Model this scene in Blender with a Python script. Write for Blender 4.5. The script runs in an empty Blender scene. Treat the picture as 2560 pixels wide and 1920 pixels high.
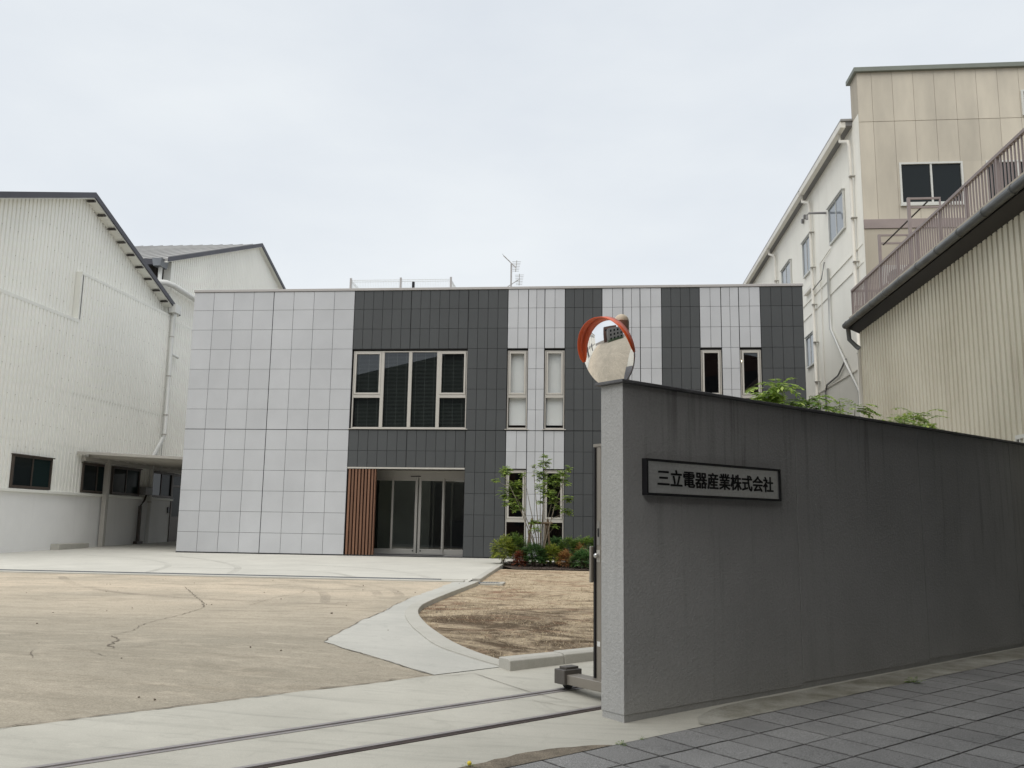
import bpy, bmesh, math, random
from mathutils import Vector, Matrix, noise as mnoise
from mathutils.geometry import tessellate_polygon
random.seed(11)
SC = bpy.context.scene

# ------------------------------------------------------------------ camera
F_PX, PITCH, YAW, ROLL = 2201.03, 0.15918, -0.09911, 0.01557
CAM = Vector((12.2235, -24.958, 0.9239))
cp, sp, cy, sy = math.cos(PITCH), math.sin(PITCH), math.cos(YAW), math.sin(YAW)
fw = Vector((sy*cp, cy*cp, sp)); rt = Vector((cy, -sy, 0)); up = rt.cross(fw)
cr, sr = math.cos(ROLL), math.sin(ROLL)
r2 = rt*cr + up*sr; u2 = up*cr - rt*sr
cam_d = bpy.data.cameras.new('camera'); cam = bpy.data.objects.new('camera', cam_d)
SC.collection.objects.link(cam)
cam_d.sensor_width = 36.0; cam_d.lens = F_PX/2560*36.0; cam_d.clip_start = 0.05; cam_d.clip_end = 2000
cam.matrix_world = Matrix(((r2.x, u2.x, -fw.x, CAM.x), (r2.y, u2.y, -fw.y, CAM.y), (r2.z, u2.z, -fw.z, CAM.z), (0, 0, 0, 1)))
SC.camera = cam

# ------------------------------------------------------------------ sky, sun, exposure
SUNV = Vector((-0.14, -0.46, 1.0)).normalized()
SUN_EL, SUN_ROT = math.asin(SUNV.z), math.atan2(SUNV.x, SUNV.y)
w = bpy.data.worlds.new('World'); SC.world = w; w.use_nodes = True
nt = w.node_tree; nt.nodes.clear()
n_out = nt.nodes.new('ShaderNodeOutputWorld'); n_bg = nt.nodes.new('ShaderNodeBackground')
n_sky = nt.nodes.new('ShaderNodeTexSky'); n_sky.sky_type = 'NISHITA'; n_sky.sun_disc = False
n_sky.sun_elevation = SUN_EL; n_sky.sun_rotation = SUN_ROT
n_sc = nt.nodes.new('ShaderNodeVectorMath'); n_sc.operation = 'SCALE'; n_sc.inputs['Scale'].default_value = 1.0
n_tc = nt.nodes.new('ShaderNodeTexCoord'); n_map = nt.nodes.new('ShaderNodeMapping')
n_map.inputs['Scale'].default_value = (1.0, 1.0, 2.6)
n_no = nt.nodes.new('ShaderNodeTexNoise'); n_no.inputs['Scale'].default_value = 1.7
n_no.inputs['Detail'].default_value = 6; n_no.inputs['Roughness'].default_value = 0.55
n_cr = nt.nodes.new('ShaderNodeValToRGB')
n_cr.color_ramp.elements[0].position = 0.32; n_cr.color_ramp.elements[0].color = (6.75, 7.2, 7.75, 1)
n_cr.color_ramp.elements[1].position = 0.70; n_cr.color_ramp.elements[1].color = (8.05, 8.4, 8.65, 1)
n_mx = nt.nodes.new('ShaderNodeMixRGB'); n_mx.inputs['Fac'].default_value = 0.93
nt.links.new(n_tc.outputs['Generated'], n_map.inputs['Vector']); nt.links.new(n_map.outputs[0], n_no.inputs['Vector'])
nt.links.new(n_no.outputs['Fac'], n_cr.inputs['Fac'])
nt.links.new(n_sky.outputs[0], n_mx.inputs['Color1']); nt.links.new(n_cr.outputs[0], n_mx.inputs['Color2'])
nt.links.new(n_mx.outputs[0], n_bg.inputs['Color']); n_bg.inputs['Strength'].default_value = 0.0665
nt.links.new(n_bg.outputs[0], n_out.inputs['Surface'])
sun_d = bpy.data.lights.new('sun', 'SUN'); sun_d.energy = 1.5; sun_d.angle = math.radians(70); sun_d.color = (1.0, 0.965, 0.91)
sun = bpy.data.objects.new('sun', sun_d); SC.collection.objects.link(sun)
sun.rotation_euler = (-SUNV).to_track_quat('-Z', 'Y').to_euler(); sun.location = (0, -10, 40)
SC.view_settings.view_transform = 'Standard'; SC.view_settings.look = 'None'
SC.view_settings.exposure = 0.74; SC.view_settings.gamma = 1.0; SC.view_settings.use_curve_mapping = False
SC.render.engine = 'CYCLES'
SC.cycles.max_bounces = 8; SC.cycles.transparent_max_bounces = 12; SC.cycles.glossy_bounces = 4

# ------------------------------------------------------------------ street frame and ground height
W0 = Vector((12.42, -18.2)); WD = Vector((0.72285, 0.69100)); WN = Vector((-0.69100, 0.72285))
WANG = math.atan2(WD.y, WD.x)
def ST(s, t): p = W0 + WD*s + WN*t; return (p.x, p.y)
def tof(x, y): return (Vector((x, y)) - W0).dot(WN)
def sof(x, y): return (Vector((x, y)) - W0).dot(WD)
def smooth(a, b, x):
    k = min(1.0, max(0.0, (x-a)/(b-a))); return k*k*(3-2*k)
def g(x, y):
    return 0.016*max(-32.0, min(14.0, y)) - 0.2*(1-smooth(0, 4.5, tof(x, y)))

# ------------------------------------------------------------------ mesh helpers
WLOC = {}
class MB:
    def __init__(s): s.v = []; s.f = []
    def add(s, vs, fs):
        n = len(s.v); s.v += [tuple(p) for p in vs]; s.f += [tuple(i+n for i in q) for q in fs]; return s
    def obox(s, o, a, b, c):
        o, a, b, c = Vector(o), Vector(a), Vector(b), Vector(c)
        if a.cross(b).dot(c) < 0: a, b = b, a
        P = [o, o+a, o+a+b, o+b, o+c, o+a+c, o+a+b+c, o+b+c]
        return s.add(P, [(0,3,2,1),(4,5,6,7),(0,1,5,4),(1,2,6,5),(2,3,7,6),(3,0,4,7)])
    def box(s, x0, x1, y0, y1, z0, z1):
        return s.obox((min(x0,x1),min(y0,y1),min(z0,z1)), (abs(x1-x0),0,0), (0,abs(y1-y0),0), (0,0,abs(z1-z0)))
    def stbox(s, s0, s1, t0, t1, z0, z1):
        x, y = ST(s0, t0)
        return s.obox((x,y,z0), (WD.x*(s1-s0), WD.y*(s1-s0), 0), (WN.x*(t1-t0), WN.y*(t1-t0), 0), (0,0,z1-z0))
    def tube(s, pts, r, n=8, caps=True):
        pts = [Vector(p) for p in pts]; rs = r if isinstance(r, (list, tuple)) else [r]*len(pts)
        rings = []
        for i, p in enumerate(pts):
            d = (pts[min(i+1, len(pts)-1)] - pts[max(i-1, 0)]).normalized()
            h = Vector((0,0,1)) if abs(d.z) < 0.9 else Vector((1,0,0))
            a = d.cross(h).normalized(); b = d.cross(a)
            rings.append([p + (a*math.cos(2*math.pi*k/n) + b*math.sin(2*math.pi*k/n))*rs[i] for k in range(n)])
        vs = [q for R in rings for q in R]; fs = []
        for i in range(len(pts)-1):
            for k in range(n):
                k2 = (k+1) % n; fs.append((i*n+k, i*n+k2, (i+1)*n+k2, (i+1)*n+k))
        if caps: fs.append(tuple(range(n))); fs.append(tuple((len(pts)-1)*n+k for k in reversed(range(n))))
        return s.add(vs, fs)
    def prism(s, poly, d):
        poly = [Vector(p) for p in poly]; d = Vector(d); n = len(poly)
        fs = [tuple(reversed(range(n))), tuple(range(n, 2*n))]
        for i in range(n): j = (i+1) % n; fs.append((i, j, n+j, n+i))
        return s.add(poly + [p+d for p in poly], fs)
    def sphere(s, c, r, nu=12, nv=8, half=False):
        c = Vector(c); vs = []; fs = []
        v1 = nv//2 if half else nv
        for i in range(v1+1):
            th = math.pi*i/nv
            for k in range(nu):
                ph = 2*math.pi*k/nu
                vs.append(c + Vector((r*math.sin(th)*math.cos(ph), r*math.sin(th)*math.sin(ph), r*math.cos(th))))
        for i in range(v1):
            for k in range(nu):
                k2 = (k+1) % nu; fs.append((i*nu+k, (i+1)*nu+k, (i+1)*nu+k2, i*nu+k2))
        return s.add(vs, fs)
    def corr(s, o, u, length, z0, z1, nrm, pitch=0.17, depth=0.025):
        # ribbed metal sheet: o start point (xy), u unit direction along wall, nrm outward, z0/z1 floats or functions of distance
        f0 = z0 if callable(z0) else (lambda q: z0); f1 = z1 if callable(z1) else (lambda q: z1)
        u, nrm = Vector((u[0], u[1], 0)), Vector((nrm[0], nrm[1], 0)); pts = []; q = 0.0
        while q < length - 1e-6:
            for a, d in ((0.0, depth), (0.64, depth), (0.73, 0), (0.91, 0)):
                qq = q + a*pitch
                if qq < length: pts.append((qq, d))
            q += pitch
        pts.append((length, depth)); base = Vector((o[0], o[1], 0)); vs = []
        for qq, d in pts:
            p = base + u*qq + nrm*d
            vs.append((p.x, p.y, f0(qq))); vs.append((p.x, p.y, f1(qq)))
        fs = [(2*i, 2*i+2, 2*i+3, 2*i+1) for i in range(len(pts)-1)]
        if Vector((0,0,1)).cross(u).dot(nrm) > 0: fs = [tuple(reversed(q)) for q in fs]
        return s.add(vs, fs)
    def build(s, name, mat, parent=None, smooth=False, bevel=0, kind=None):
        xs = [p[0] for p in s.v]; ys = [p[1] for p in s.v]; zs = [p[2] for p in s.v]
        o = Vector(((min(xs)+max(xs))/2, (min(ys)+max(ys))/2, min(zs)))
        me = bpy.data.meshes.new(name); me.from_pydata([(p[0]-o.x, p[1]-o.y, p[2]-o.z) for p in s.v], [], s.f)
        me.materials.append(mat); me.update()
        if smooth: me.polygons.foreach_set('use_smooth', [True]*len(me.polygons))
        ob = place(name, me, o, parent)
        if bevel:
            m = ob.modifiers.new('bevel', 'BEVEL'); m.width = bevel; m.segments = 2; m.limit_method = 'ANGLE'
        if kind: ob['kind'] = kind
        return ob
def place(name, me, o, parent=None, rotz=0):
    ob = bpy.data.objects.new(name, me); SC.collection.objects.link(ob); o = Vector(o)
    if parent: ob.parent = parent; ob.location = o - WLOC[parent.name]
    else: ob.location = o
    if rotz: ob.rotation_euler.z = rotz
    WLOC[ob.name] = o
    return ob
def thing(name, label, cat, loc, group=None):
    e = bpy.data.objects.new(name, None); SC.collection.objects.link(e); e.location = loc; e.empty_display_size = 0.2
    WLOC[e.name] = Vector(loc); return tag(e, label, cat, group)
def tag(o, label, cat, group=None):
    o['label'] = label; o['category'] = cat
    if group: o['group'] = group
    return o
def struct(o): o['kind'] = 'structure'; return o
def sheet(name, poly, off, mat, cuts=True, parent=None, kind='structure', fn=None):
    bm = bmesh.new(); bv = [bm.verts.new((p[0], p[1], 0)) for p in poly]
    for tri in tessellate_polygon([[Vector((p[0], p[1], 0)) for p in poly]]):
        try: bm.faces.new([bv[i] for i in tri])
        except ValueError: pass
    if cuts:
        for t in [k*0.45 for k in range(0, 11)]:
            p = W0 + WN*t
            bmesh.ops.bisect_plane(bm, geom=bm.verts[:]+bm.edges[:]+bm.faces[:], plane_co=(p.x, p.y, 0), plane_no=(WN.x, WN.y, 0))
        for yy in (-32.0, 14.0):
            bmesh.ops.bisect_plane(bm, geom=bm.verts[:]+bm.edges[:]+bm.faces[:], plane_co=(0, yy, 0), plane_no=(0, 1, 0))
    for v in bm.verts: v.co.z = g(v.co.x, v.co.y) + off
    bmesh.ops.recalc_face_normals(bm, faces=bm.faces[:])
    for f in bm.faces:
        if f.normal.z < 0: f.normal_flip()
    vs = [v.co.copy() for v in bm.verts]; bm.verts.index_update()
    fs = [[v.index for v in f.verts] for f in bm.faces]; bm.free()
    m = MB(); m.add(vs, fs); ob = m.build(name, mat, parent)
    if kind: ob['kind'] = kind
    return ob
def ribbon(pts, wid, off, jit=0.0, taper=True):
    m = MB(); n = len(pts); L = []; R = []
    for i, p in enumerate(pts):
        a = Vector(pts[max(0, i-1)][:2]); b = Vector(pts[min(n-1, i+1)][:2]); d = (b-a).normalized(); q = Vector((-d.y, d.x))
        ww = wid*(0.35 if taper and i in (0, n-1) else 1)*(1+random.uniform(-jit, jit))
        for lst, sg in ((L, 1), (R, -1)):
            x, y = p[0]+q.x*ww/2*sg, p[1]+q.y*ww/2*sg; lst.append((x, y, g(x, y)+off))
    for i in range(n-1): m.add([L[i], R[i], R[i+1], L[i+1]], [(0, 1, 2, 3)])
    return m
def catmull(P, k=6):
    out = []
    for i in range(len(P)-1):
        p0, p1, p2, p3 = [Vector(P[max(0, min(len(P)-1, j))]) for j in (i-1, i, i+1, i+2)]
        for q in range(k):
            t = q/k
            out.append(tuple(0.5*((2*p1)+(p2-p0)*t+(2*p0-5*p1+4*p2-p3)*t*t+(3*p1-p0-3*p2+p3)*t**3)))
    out.append(tuple(P[-1])); return out

# ------------------------------------------------------------------ materials
def nodes(name):
    m = bpy.data.materials.new(name); m.use_nodes = True; t = m.node_tree; t.nodes.clear()
    o = t.nodes.new('ShaderNodeOutputMaterial'); b = t.nodes.new('ShaderNodeBsdfPrincipled'); t.links.new(b.outputs[0], o.inputs[0])
    return m, t, b, o
def nz(t, vec, scale, detail=5, rough=0.55, dist=0.0):
    n = t.nodes.new('ShaderNodeTexNoise'); n.inputs['Scale'].default_value = scale; n.inputs['Detail'].default_value = detail
    n.inputs['Roughness'].default_value = rough; n.inputs['Distortion'].default_value = dist
    t.links.new(vec, n.inputs['Vector']); return n.outputs['Fac']
def mr(t, v, a, b, c, d):
    n = t.nodes.new('ShaderNodeMapRange'); n.clamp = True
    for i, x in zip((1, 2, 3, 4), (a, b, c, d)): n.inputs[i].default_value = x
    t.links.new(v, n.inputs[0]); return n.outputs[0]
def mapping(t, vec, sc, rot=(0, 0, 0)):
    n = t.nodes.new('ShaderNodeMapping'); n.inputs['Scale'].default_value = sc; n.inputs['Rotation'].default_value = rot
    t.links.new(vec, n.inputs['Vector']); return n.outputs[0]
def mix(t, f, a, b, mode='MIX'):
    n = t.nodes.new('ShaderNodeMixRGB'); n.blend_type = mode
    for i, x in ((0, f), (1, a), (2, b)):
        if isinstance(x, (int, float)): n.inputs[i].default_value = x
        elif isinstance(x, tuple): n.inputs[i].default_value = (*x[:3], 1)
        else: t.links.new(x, n.inputs[i])
    return n.outputs[0]
def math_(t, op, a, b):
    n = t.nodes.new('ShaderNodeMath'); n.operation = op
    for i, x in ((0, a), (1, b)):
        if isinstance(x, (int, float)): n.inputs[i].default_value = x
        else: t.links.new(x, n.inputs[i])
    return n.outputs[0]
def bump(t, b, h, strength, dist):
    n = t.nodes.new('ShaderNodeBump'); n.inputs['Strength'].default_value = strength; n.inputs['Distance'].default_value = dist
    t.links.new(h, n.inputs['Height']); t.links.new(n.outputs[0], b.inputs['Normal'])
def sc3(c, k): return tuple(min(1.0, x*k) for x in c)
def mat(name, col, rough=0.75, var=0.12, vscale=1.5, fine=0.06, fscale=90, bmp=0.0, bscale=150, bdist=0.003, metal=0.0, spec=0.4,
        rnd=0.0, col2=None, stretch=(1, 1, 1), streak=0.0, skscale=5.0, skcol=None):
    m, t, b, o = nodes(name)
    ge = t.nodes.new('ShaderNodeNewGeometry'); pos = ge.outputs['Position']
    v1 = mapping(t, pos, stretch) if stretch != (1, 1, 1) else pos
    c = mix(t, mr(t, nz(t, v1, vscale), 0.3, 0.7, 0, 1), sc3(col, 1-var), col2 if col2 else sc3(col, 1+var))
    if fine:
        k = mr(t, nz(t, pos, fscale, 3), 0.3, 0.7, 1-fine, 1+fine); c = mix(t, 1.0, c, k, 'MULTIPLY')
    if streak:
        s1 = nz(t, mapping(t, pos, (1, 1, 0.06)), skscale, 4, 0.6); s2 = nz(t, pos, 0.7, 2)
        f = math_(t, 'MULTIPLY', mr(t, s1, 0.52, 0.75, 0, streak), mr(t, s2, 0.35, 0.65, 0.2, 1))
        c = mix(t, f, c, skcol if skcol else sc3(col, 0.45))
    if rnd:
        oi = t.nodes.new('ShaderNodeObjectInfo'); c = mix(t, 1.0, c, mr(t, oi.outputs['Random'], 0, 1, 1-rnd, 1+rnd), 'MULTIPLY')
    t.links.new(c, b.inputs['Base Color'])
    b.inputs['Roughness'].default_value = rough; b.inputs['Metallic'].default_value = metal
    b.inputs['Specular IOR Level'].default_value = spec
    if bmp: bump(t, b, nz(t, pos, bscale, 4), bmp, bdist)
    return m

M = {}
M['panel_light'] = mat('panel_light', (0.49, 0.498, 0.512), 0.85, 0.06, 0.8, 0.07, 70, 0.35, 110, 0.004, rnd=0.04)
M['panel_dark'] = mat('panel_dark', (0.067, 0.071, 0.073), 0.7, 0.06, 0.8, 0.06, 70, 0.25, 110, 0.004, rnd=0.05, spec=0.35)
M['joint'] = mat('joint', (0.025, 0.026, 0.028), 0.9)
M['coping'] = mat('coping', (0.42, 0.40, 0.385), 0.45, 0.05, fine=0, spec=0.5)
M['alu'] = mat('alu', (0.50, 0.475, 0.43), 0.42, 0.04, 2, 0, spec=0.5, metal=0.15)
M['alu_dark'] = mat('alu_dark', (0.27, 0.26, 0.24), 0.4, 0.05, 2, 0, metal=0.3)
M['door_alu'] = mat('door_alu', (0.42, 0.41, 0.385), 0.35, 0.05, 2, 0, metal=0.5)
M['brown_alu'] = mat('brown_alu', (0.075, 0.06, 0.05), 0.45, 0.1, 2, 0, metal=0.2)
M['wood'] = mat('wood', (0.175, 0.088, 0.052), 0.6, 0.22, 3, 0.12, 60, stretch=(3, 3, 0.25), rnd=0.12)
M['wood_back'] = mat('wood_back', (0.03, 0.016, 0.012), 0.8)
M['soffit'] = mat('soffit', (0.45, 0.43, 0.40), 0.6, 0.03)
M['interior'] = mat('interior', (0.48, 0.485, 0.45), 0.8, 0.1, 1)
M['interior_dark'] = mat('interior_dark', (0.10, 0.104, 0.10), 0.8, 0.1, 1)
M['blind'] = mat('blind', (0.30, 0.31, 0.30), 0.6, 0.05, 2, 0)
M['roller'] = mat('roller', (0.74, 0.75, 0.755), 0.85, 0.02, 2, 0)
M['white_wall'] = mat('white_wall', (0.83, 0.825, 0.805), 0.8, 0.04, 0.9, 0.03, 60, 0.12, 60, 0.003, streak=0.15, skscale=4)
M['clad'] = mat('clad', (0.885, 0.875, 0.815), 0.55, 0.045, 0.35, 0.015, 30, spec=0.45, streak=0.05, skscale=9, skcol=(0.52, 0.50, 0.42))
M['flash'] = mat('flash', (0.80, 0.795, 0.735), 0.5, 0.04, 1, 0)
M['fascia'] = mat('fascia', (0.062, 0.062, 0.075), 0.5, 0.15, 1.5, 0.04, 30)
M['roof_grey'] = mat('roof_grey', (0.33, 0.325, 0.315), 0.7, 0.12, 0.6, 0.05, 20)
M['dark_brown'] = mat('dark_brown', (0.05, 0.043, 0.038), 0.7, 0.3, 3)
M['cream'] = mat('cream', (0.85, 0.825, 0.745), 0.75, 0.05, 0.5, 0.02, 40, streak=0.25, skscale=3.0, skcol=(0.58, 0.55, 0.48))
M['beige'] = mat('beige', (0.505, 0.46, 0.38), 0.8, 0.09, 0.9, 0.03, 50, rnd=0.05, streak=0.35, skscale=1.6, skcol=(0.43, 0.385, 0.31), stretch=(1.6, 1.6, 0.5), col2=(0.60, 0.545, 0.445))
M['beige_low'] = mat('beige_low', (0.44, 0.395, 0.32), 0.8, 0.08, 0.6, 0.02, 50, streak=0.3)
M['mauve'] = mat('mauve', (0.30, 0.25, 0.235), 0.8, 0.15, 1, 0.03)
M['green_cap'] = mat('green_cap', (0.19, 0.205, 0.175), 0.55, 0.1, 1)
M['pipe'] = mat('pipe', (0.74, 0.71, 0.64), 0.5, 0.05, 2, 0)
M['pipe_white'] = mat('pipe_white', (0.66, 0.66, 0.63), 0.45, 0.04, 2, 0)
M['gutter_dark'] = mat('gutter_dark', (0.105, 0.11, 0.11), 0.4, 0.25, 3, 0.1, 20)
M['corr'] = mat('corr', (0.565, 0.53, 0.42), 0.6, 0.09, 0.5, 0.03, 30, streak=0.45, skscale=7, skcol=(0.33, 0.26, 0.21), col2=(0.62, 0.59, 0.485))
M['rail_mauve'] = mat('rail_mauve', (0.27, 0.225, 0.215), 0.55, 0.08, 3, 0.03)
M['stucco'] = None
M['cap'] = mat('cap', (0.115, 0.115, 0.12), 0.55, 0.3, 4, 0.15, 60)
M['gate_alu'] = mat('gate_alu', (0.30, 0.275, 0.24), 0.38, 0.06, 3, 0, metal=0.45)
M['bronze'] = mat('bronze', (0.13, 0.12, 0.11), 0.4, 0.08, 3, 0, metal=0.4)
M['black'] = mat('black', (0.012, 0.012, 0.014), 0.45, 0.1, 3, 0)
M['steel'] = mat('steel', (0.55, 0.55, 0.54), 0.3, 0.08, 6, 0, metal=0.9)
M['brushed'] = mat('brushed', (0.74, 0.74, 0.73), 0.38, 0.06, 3, 0.06, 40, metal=0.8, stretch=(1, 1, 12))
M['letter'] = mat('letter', (0.006, 0.006, 0.007), 0.35, 0, 1, 0)
M['orange'] = mat('orange', (0.86, 0.115, 0.02), 0.35, 0.04, 3, 0, spec=0.6)
M['pole'] = mat('pole', (0.62, 0.52, 0.38), 0.45, 0.05, 3, 0)
M['mirror'] = mat('mirror', (0.94, 0.94, 0.95), 0.015, 0, 1, 0, metal=1.0)
M['rail_steel'] = mat('rail_steel', (0.30, 0.28, 0.275), 0.5, 0.15, 3, 0.05, 40, metal=0.3)
M['rail_rust'] = mat('rail_rust', (0.055, 0.04, 0.036), 0.7, 0.25, 4, 0.1, 40)
M['grate'] = mat('grate', (0.19, 0.20, 0.215), 0.5, 0.12, 4, 0.05, 40, metal=0.4)
M['stake'] = mat('stake', (0.20, 0.145, 0.10), 0.85, 0.25, 8, 0.1, 60)
M['bark'] = mat('bark', (0.22, 0.19, 0.15), 0.85, 0.25, 12, 0.1, 60)
M['soil'] = mat('soil', (0.062, 0.045, 0.036), 0.95, 0.4, 9, 0.3, 50, 0.8, 30, 0.03)
M['poly'] = mat('poly', (0.42, 0.40, 0.36), 0.6, 0.05, 2, 0)
M['post'] = mat('post', (0.46, 0.44, 0.40), 0.5, 0.04, 2, 0, metal=0.2)
M['boxgrey'] = mat('boxgrey', (0.20, 0.195, 0.19), 0.5, 0.06, 2, 0)
M['ac'] = mat('ac', (0.60, 0.60, 0.56), 0.5, 0.05, 2, 0)
M['brick_brown'] = mat('brick_brown', (0.13, 0.075, 0.06), 0.8, 0.15, 2)
M['slate_dark'] = mat('slate_dark', (0.05, 0.053, 0.057), 0.75, 0.15, 1)
M['asphalt'] = mat('asphalt', (0.075, 0.075, 0.076), 0.9, 0.18, 0.8, 0.25, 130, 0.5, 160, 0.004)
M['earth'] = mat('earth', (0.16, 0.14, 0.115), 0.95, 0.2, 0.5, 0.1)
M['gravel'] = mat('gravel', (0.20, 0.17, 0.13), 0.95, 0.3, 9, 0.35, 110, 0.9, 90, 0.012)
M['crack'] = mat('crack', (0.17, 0.145, 0.115), 0.95, 0.3, 8)
M['moss'] = mat('moss', (0.23, 0.215, 0.155), 0.95, 0.35, 2.2, 0.15, 60, 0.6, 60, 0.006, col2=(0.43, 0.42, 0.375))
M['sticker'] = mat('sticker', (0.7, 0.7, 0.68), 0.5, 0, 1, 0)

def m_paver():
    m, t, b, o = nodes('paver'); ge = t.nodes.new('ShaderNodeNewGeometry'); pos = ge.outputs['Position']
    c = mix(t, mr(t, nz(t, pos, 130, 3, 0.8), 0.38, 0.62, 0, 1), (0.13, 0.129, 0.126), (0.37, 0.368, 0.36))
    c = mix(t, mr(t, nz(t, pos, 1.6, 5), 0.3, 0.7, 0, 1), c, mix(t, 1.0, c, (0.72, 0.72, 0.73), 'MULTIPLY'))
    oi = t.nodes.new('ShaderNodeObjectInfo'); c = mix(t, 1.0, c, mr(t, oi.outputs['Random'], 0, 1, 0.90, 1.08), 'MULTIPLY')
    f = mr(t, nz(t, pos, 5.5, 3, 0.4), 0.70, 0.73, 0, 0.55); c = mix(t, f, c, (0.05, 0.05, 0.05))
    # joint dirt creeping over the paver edges (local coordinates of each paver)
    tc = t.nodes.new('ShaderNodeTexCoord'); sx = t.nodes.new('ShaderNodeSeparateXYZ'); t.links.new(tc.outputs['Object'], sx.inputs[0])
    ex = math_(t, 'SUBTRACT', 0.1625, math_(t, 'ABSOLUTE', sx.outputs['X'], 0)); ey = math_(t, 'SUBTRACT', 0.176, math_(t, 'ABSOLUTE', sx.outputs['Y'], 0))
    ed = math_(t, 'ADD', math_(t, 'MINIMUM', ex, ey), math_(t, 'MULTIPLY', mr(t, nz(t, pos, 22, 4, 0.7), 0.3, 0.7, -1, 1), 0.006))
    c = mix(t, mr(t, ed, 0.0, 0.009, 0.75, 0.0), c, (0.055, 0.052, 0.048))
    t.links.new(c, b.inputs['Base Color']); b.inputs['Roughness'].default_value = 0.82
    bump(t, b, nz(t, pos, 130, 3), 0.7, 0.004); return m
M['paver'] = m_paver()
M['paving'] = mat('paving', (0.20, 0.199, 0.194), 0.85, 0.15, 2, 0.3, 130)
def m_stucco():
    m, t, b, o = nodes('stucco'); ge = t.nodes.new('ShaderNodeNewGeometry'); pos = ge.outputs['Position']
    c = mix(t, mr(t, nz(t, pos, 1.2, 5), 0.3, 0.7, 0, 1), (0.392, 0.392, 0.382), (0.447, 0.446, 0.435))
    c = mix(t, 1.0, c, mr(t, nz(t, pos, 55, 3), 0.3, 0.7, 0.93, 1.07), 'MULTIPLY')
    # rain streaks running down from the coping and the name plate
    s1 = nz(t, mapping(t, pos, (1, 1, 0.05)), 16, 3, 0.55); s2 = nz(t, mapping(t, pos, (1, 1, 0.35)), 1.3, 3)
    sep = t.nodes.new('ShaderNodeSeparateXYZ'); t.links.new(pos, sep.inputs[0])
    top = mr(t, sep.outputs['Z'], 0.2, 2.0, 0.25, 1.0)
    f = math_(t, 'MULTIPLY', math_(t, 'MULTIPLY', mr(t, s1, 0.52, 0.68, 0, 0.85), mr(t, s2, 0.42, 0.66, 0, 1)), top)
    c = mix(t, f, c, (0.18, 0.178, 0.168))
    t.links.new(c, b.inputs['Base Color']); b.inputs['Roughness'].default_value = 0.88; b.inputs['Specular IOR Level'].default_value = 0.25
    h = math_(t, 'ADD', mr(t, nz(t, pos, 42, 4, 0.6, 0.6), 0.42, 0.66, 0, 1), math_(t, 'MULTIPLY', nz(t, pos, 150, 3), 0.3))
    bump(t, b, h, 0.42, 0.005); return m
M['stucco'] = m_stucco()
def m_concrete(name, c1, c2, streakdir, mark=0.22):
    m, t, b, o = nodes(name); ge = t.nodes.new('ShaderNodeNewGeometry'); pos = ge.outputs['Position']
    c = mix(t, mr(t, nz(t, pos, 0.9, 7, 0.62), 0.30, 0.70, 0, 1), c1, c2)
    br = nz(t, mapping(t, pos, (0.5, 7.0, 1), (0, 0, streakdir)), 1.6, 4, 0.6, 0.4)
    c = mix(t, mr(t, br, 0.52, 0.80, 0, mark), c, sc3(c1, 0.62))
    c = mix(t, mr(t, nz(t, mapping(t, pos, (1, 2.5, 1)), 2.6, 6, 0.68), 0.60, 0.78, 0, 0.45), c, sc3(c2, 1.14))
    c = mix(t, mr(t, nz(t, pos, 3.7, 6, 0.7, 1.2), 0.55, 0.78, 0, 0.42), c, sc3(c1, 0.68))
    c = mix(t, mr(t, nz(t, mapping(t, pos, (1.0, 14.0, 1), (0, 0, streakdir+1.9)), 1.1, 4, 0.65, 0.8), 0.60, 0.78, 0, mark*0.9), c, sc3(c1, 0.55))
    c = mix(t, 1.0, c, mr(t, nz(t, pos, 120, 3), 0.3, 0.7, 0.93, 1.07), 'MULTIPLY')
    t.links.new(c, b.inputs['Base Color']); b.inputs['Roughness'].default_value = 0.86; b.inputs['Specular IOR Level'].default_value = 0.3
    bump(t, b, nz(t, pos, 60, 5), 0.2, 0.004); return m
M['concrete'] = m_concrete('concrete', (0.475, 0.462, 0.415), (0.56, 0.545, 0.49), 0.15)
M['concrete_drive'] = m_concrete('concrete_drive', (0.40, 0.388, 0.338), (0.50, 0.485, 0.425), -0.9, 0.5)
M['concrete_patch'] = m_concrete('concrete_patch', (0.41, 0.405, 0.37), (0.50, 0.49, 0.445), 0.8, 0.25)
M['kerb'] = m_concrete('kerb', (0.40, 0.39, 0.345), (0.49, 0.475, 0.43), 0.3, 0.2)
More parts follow.
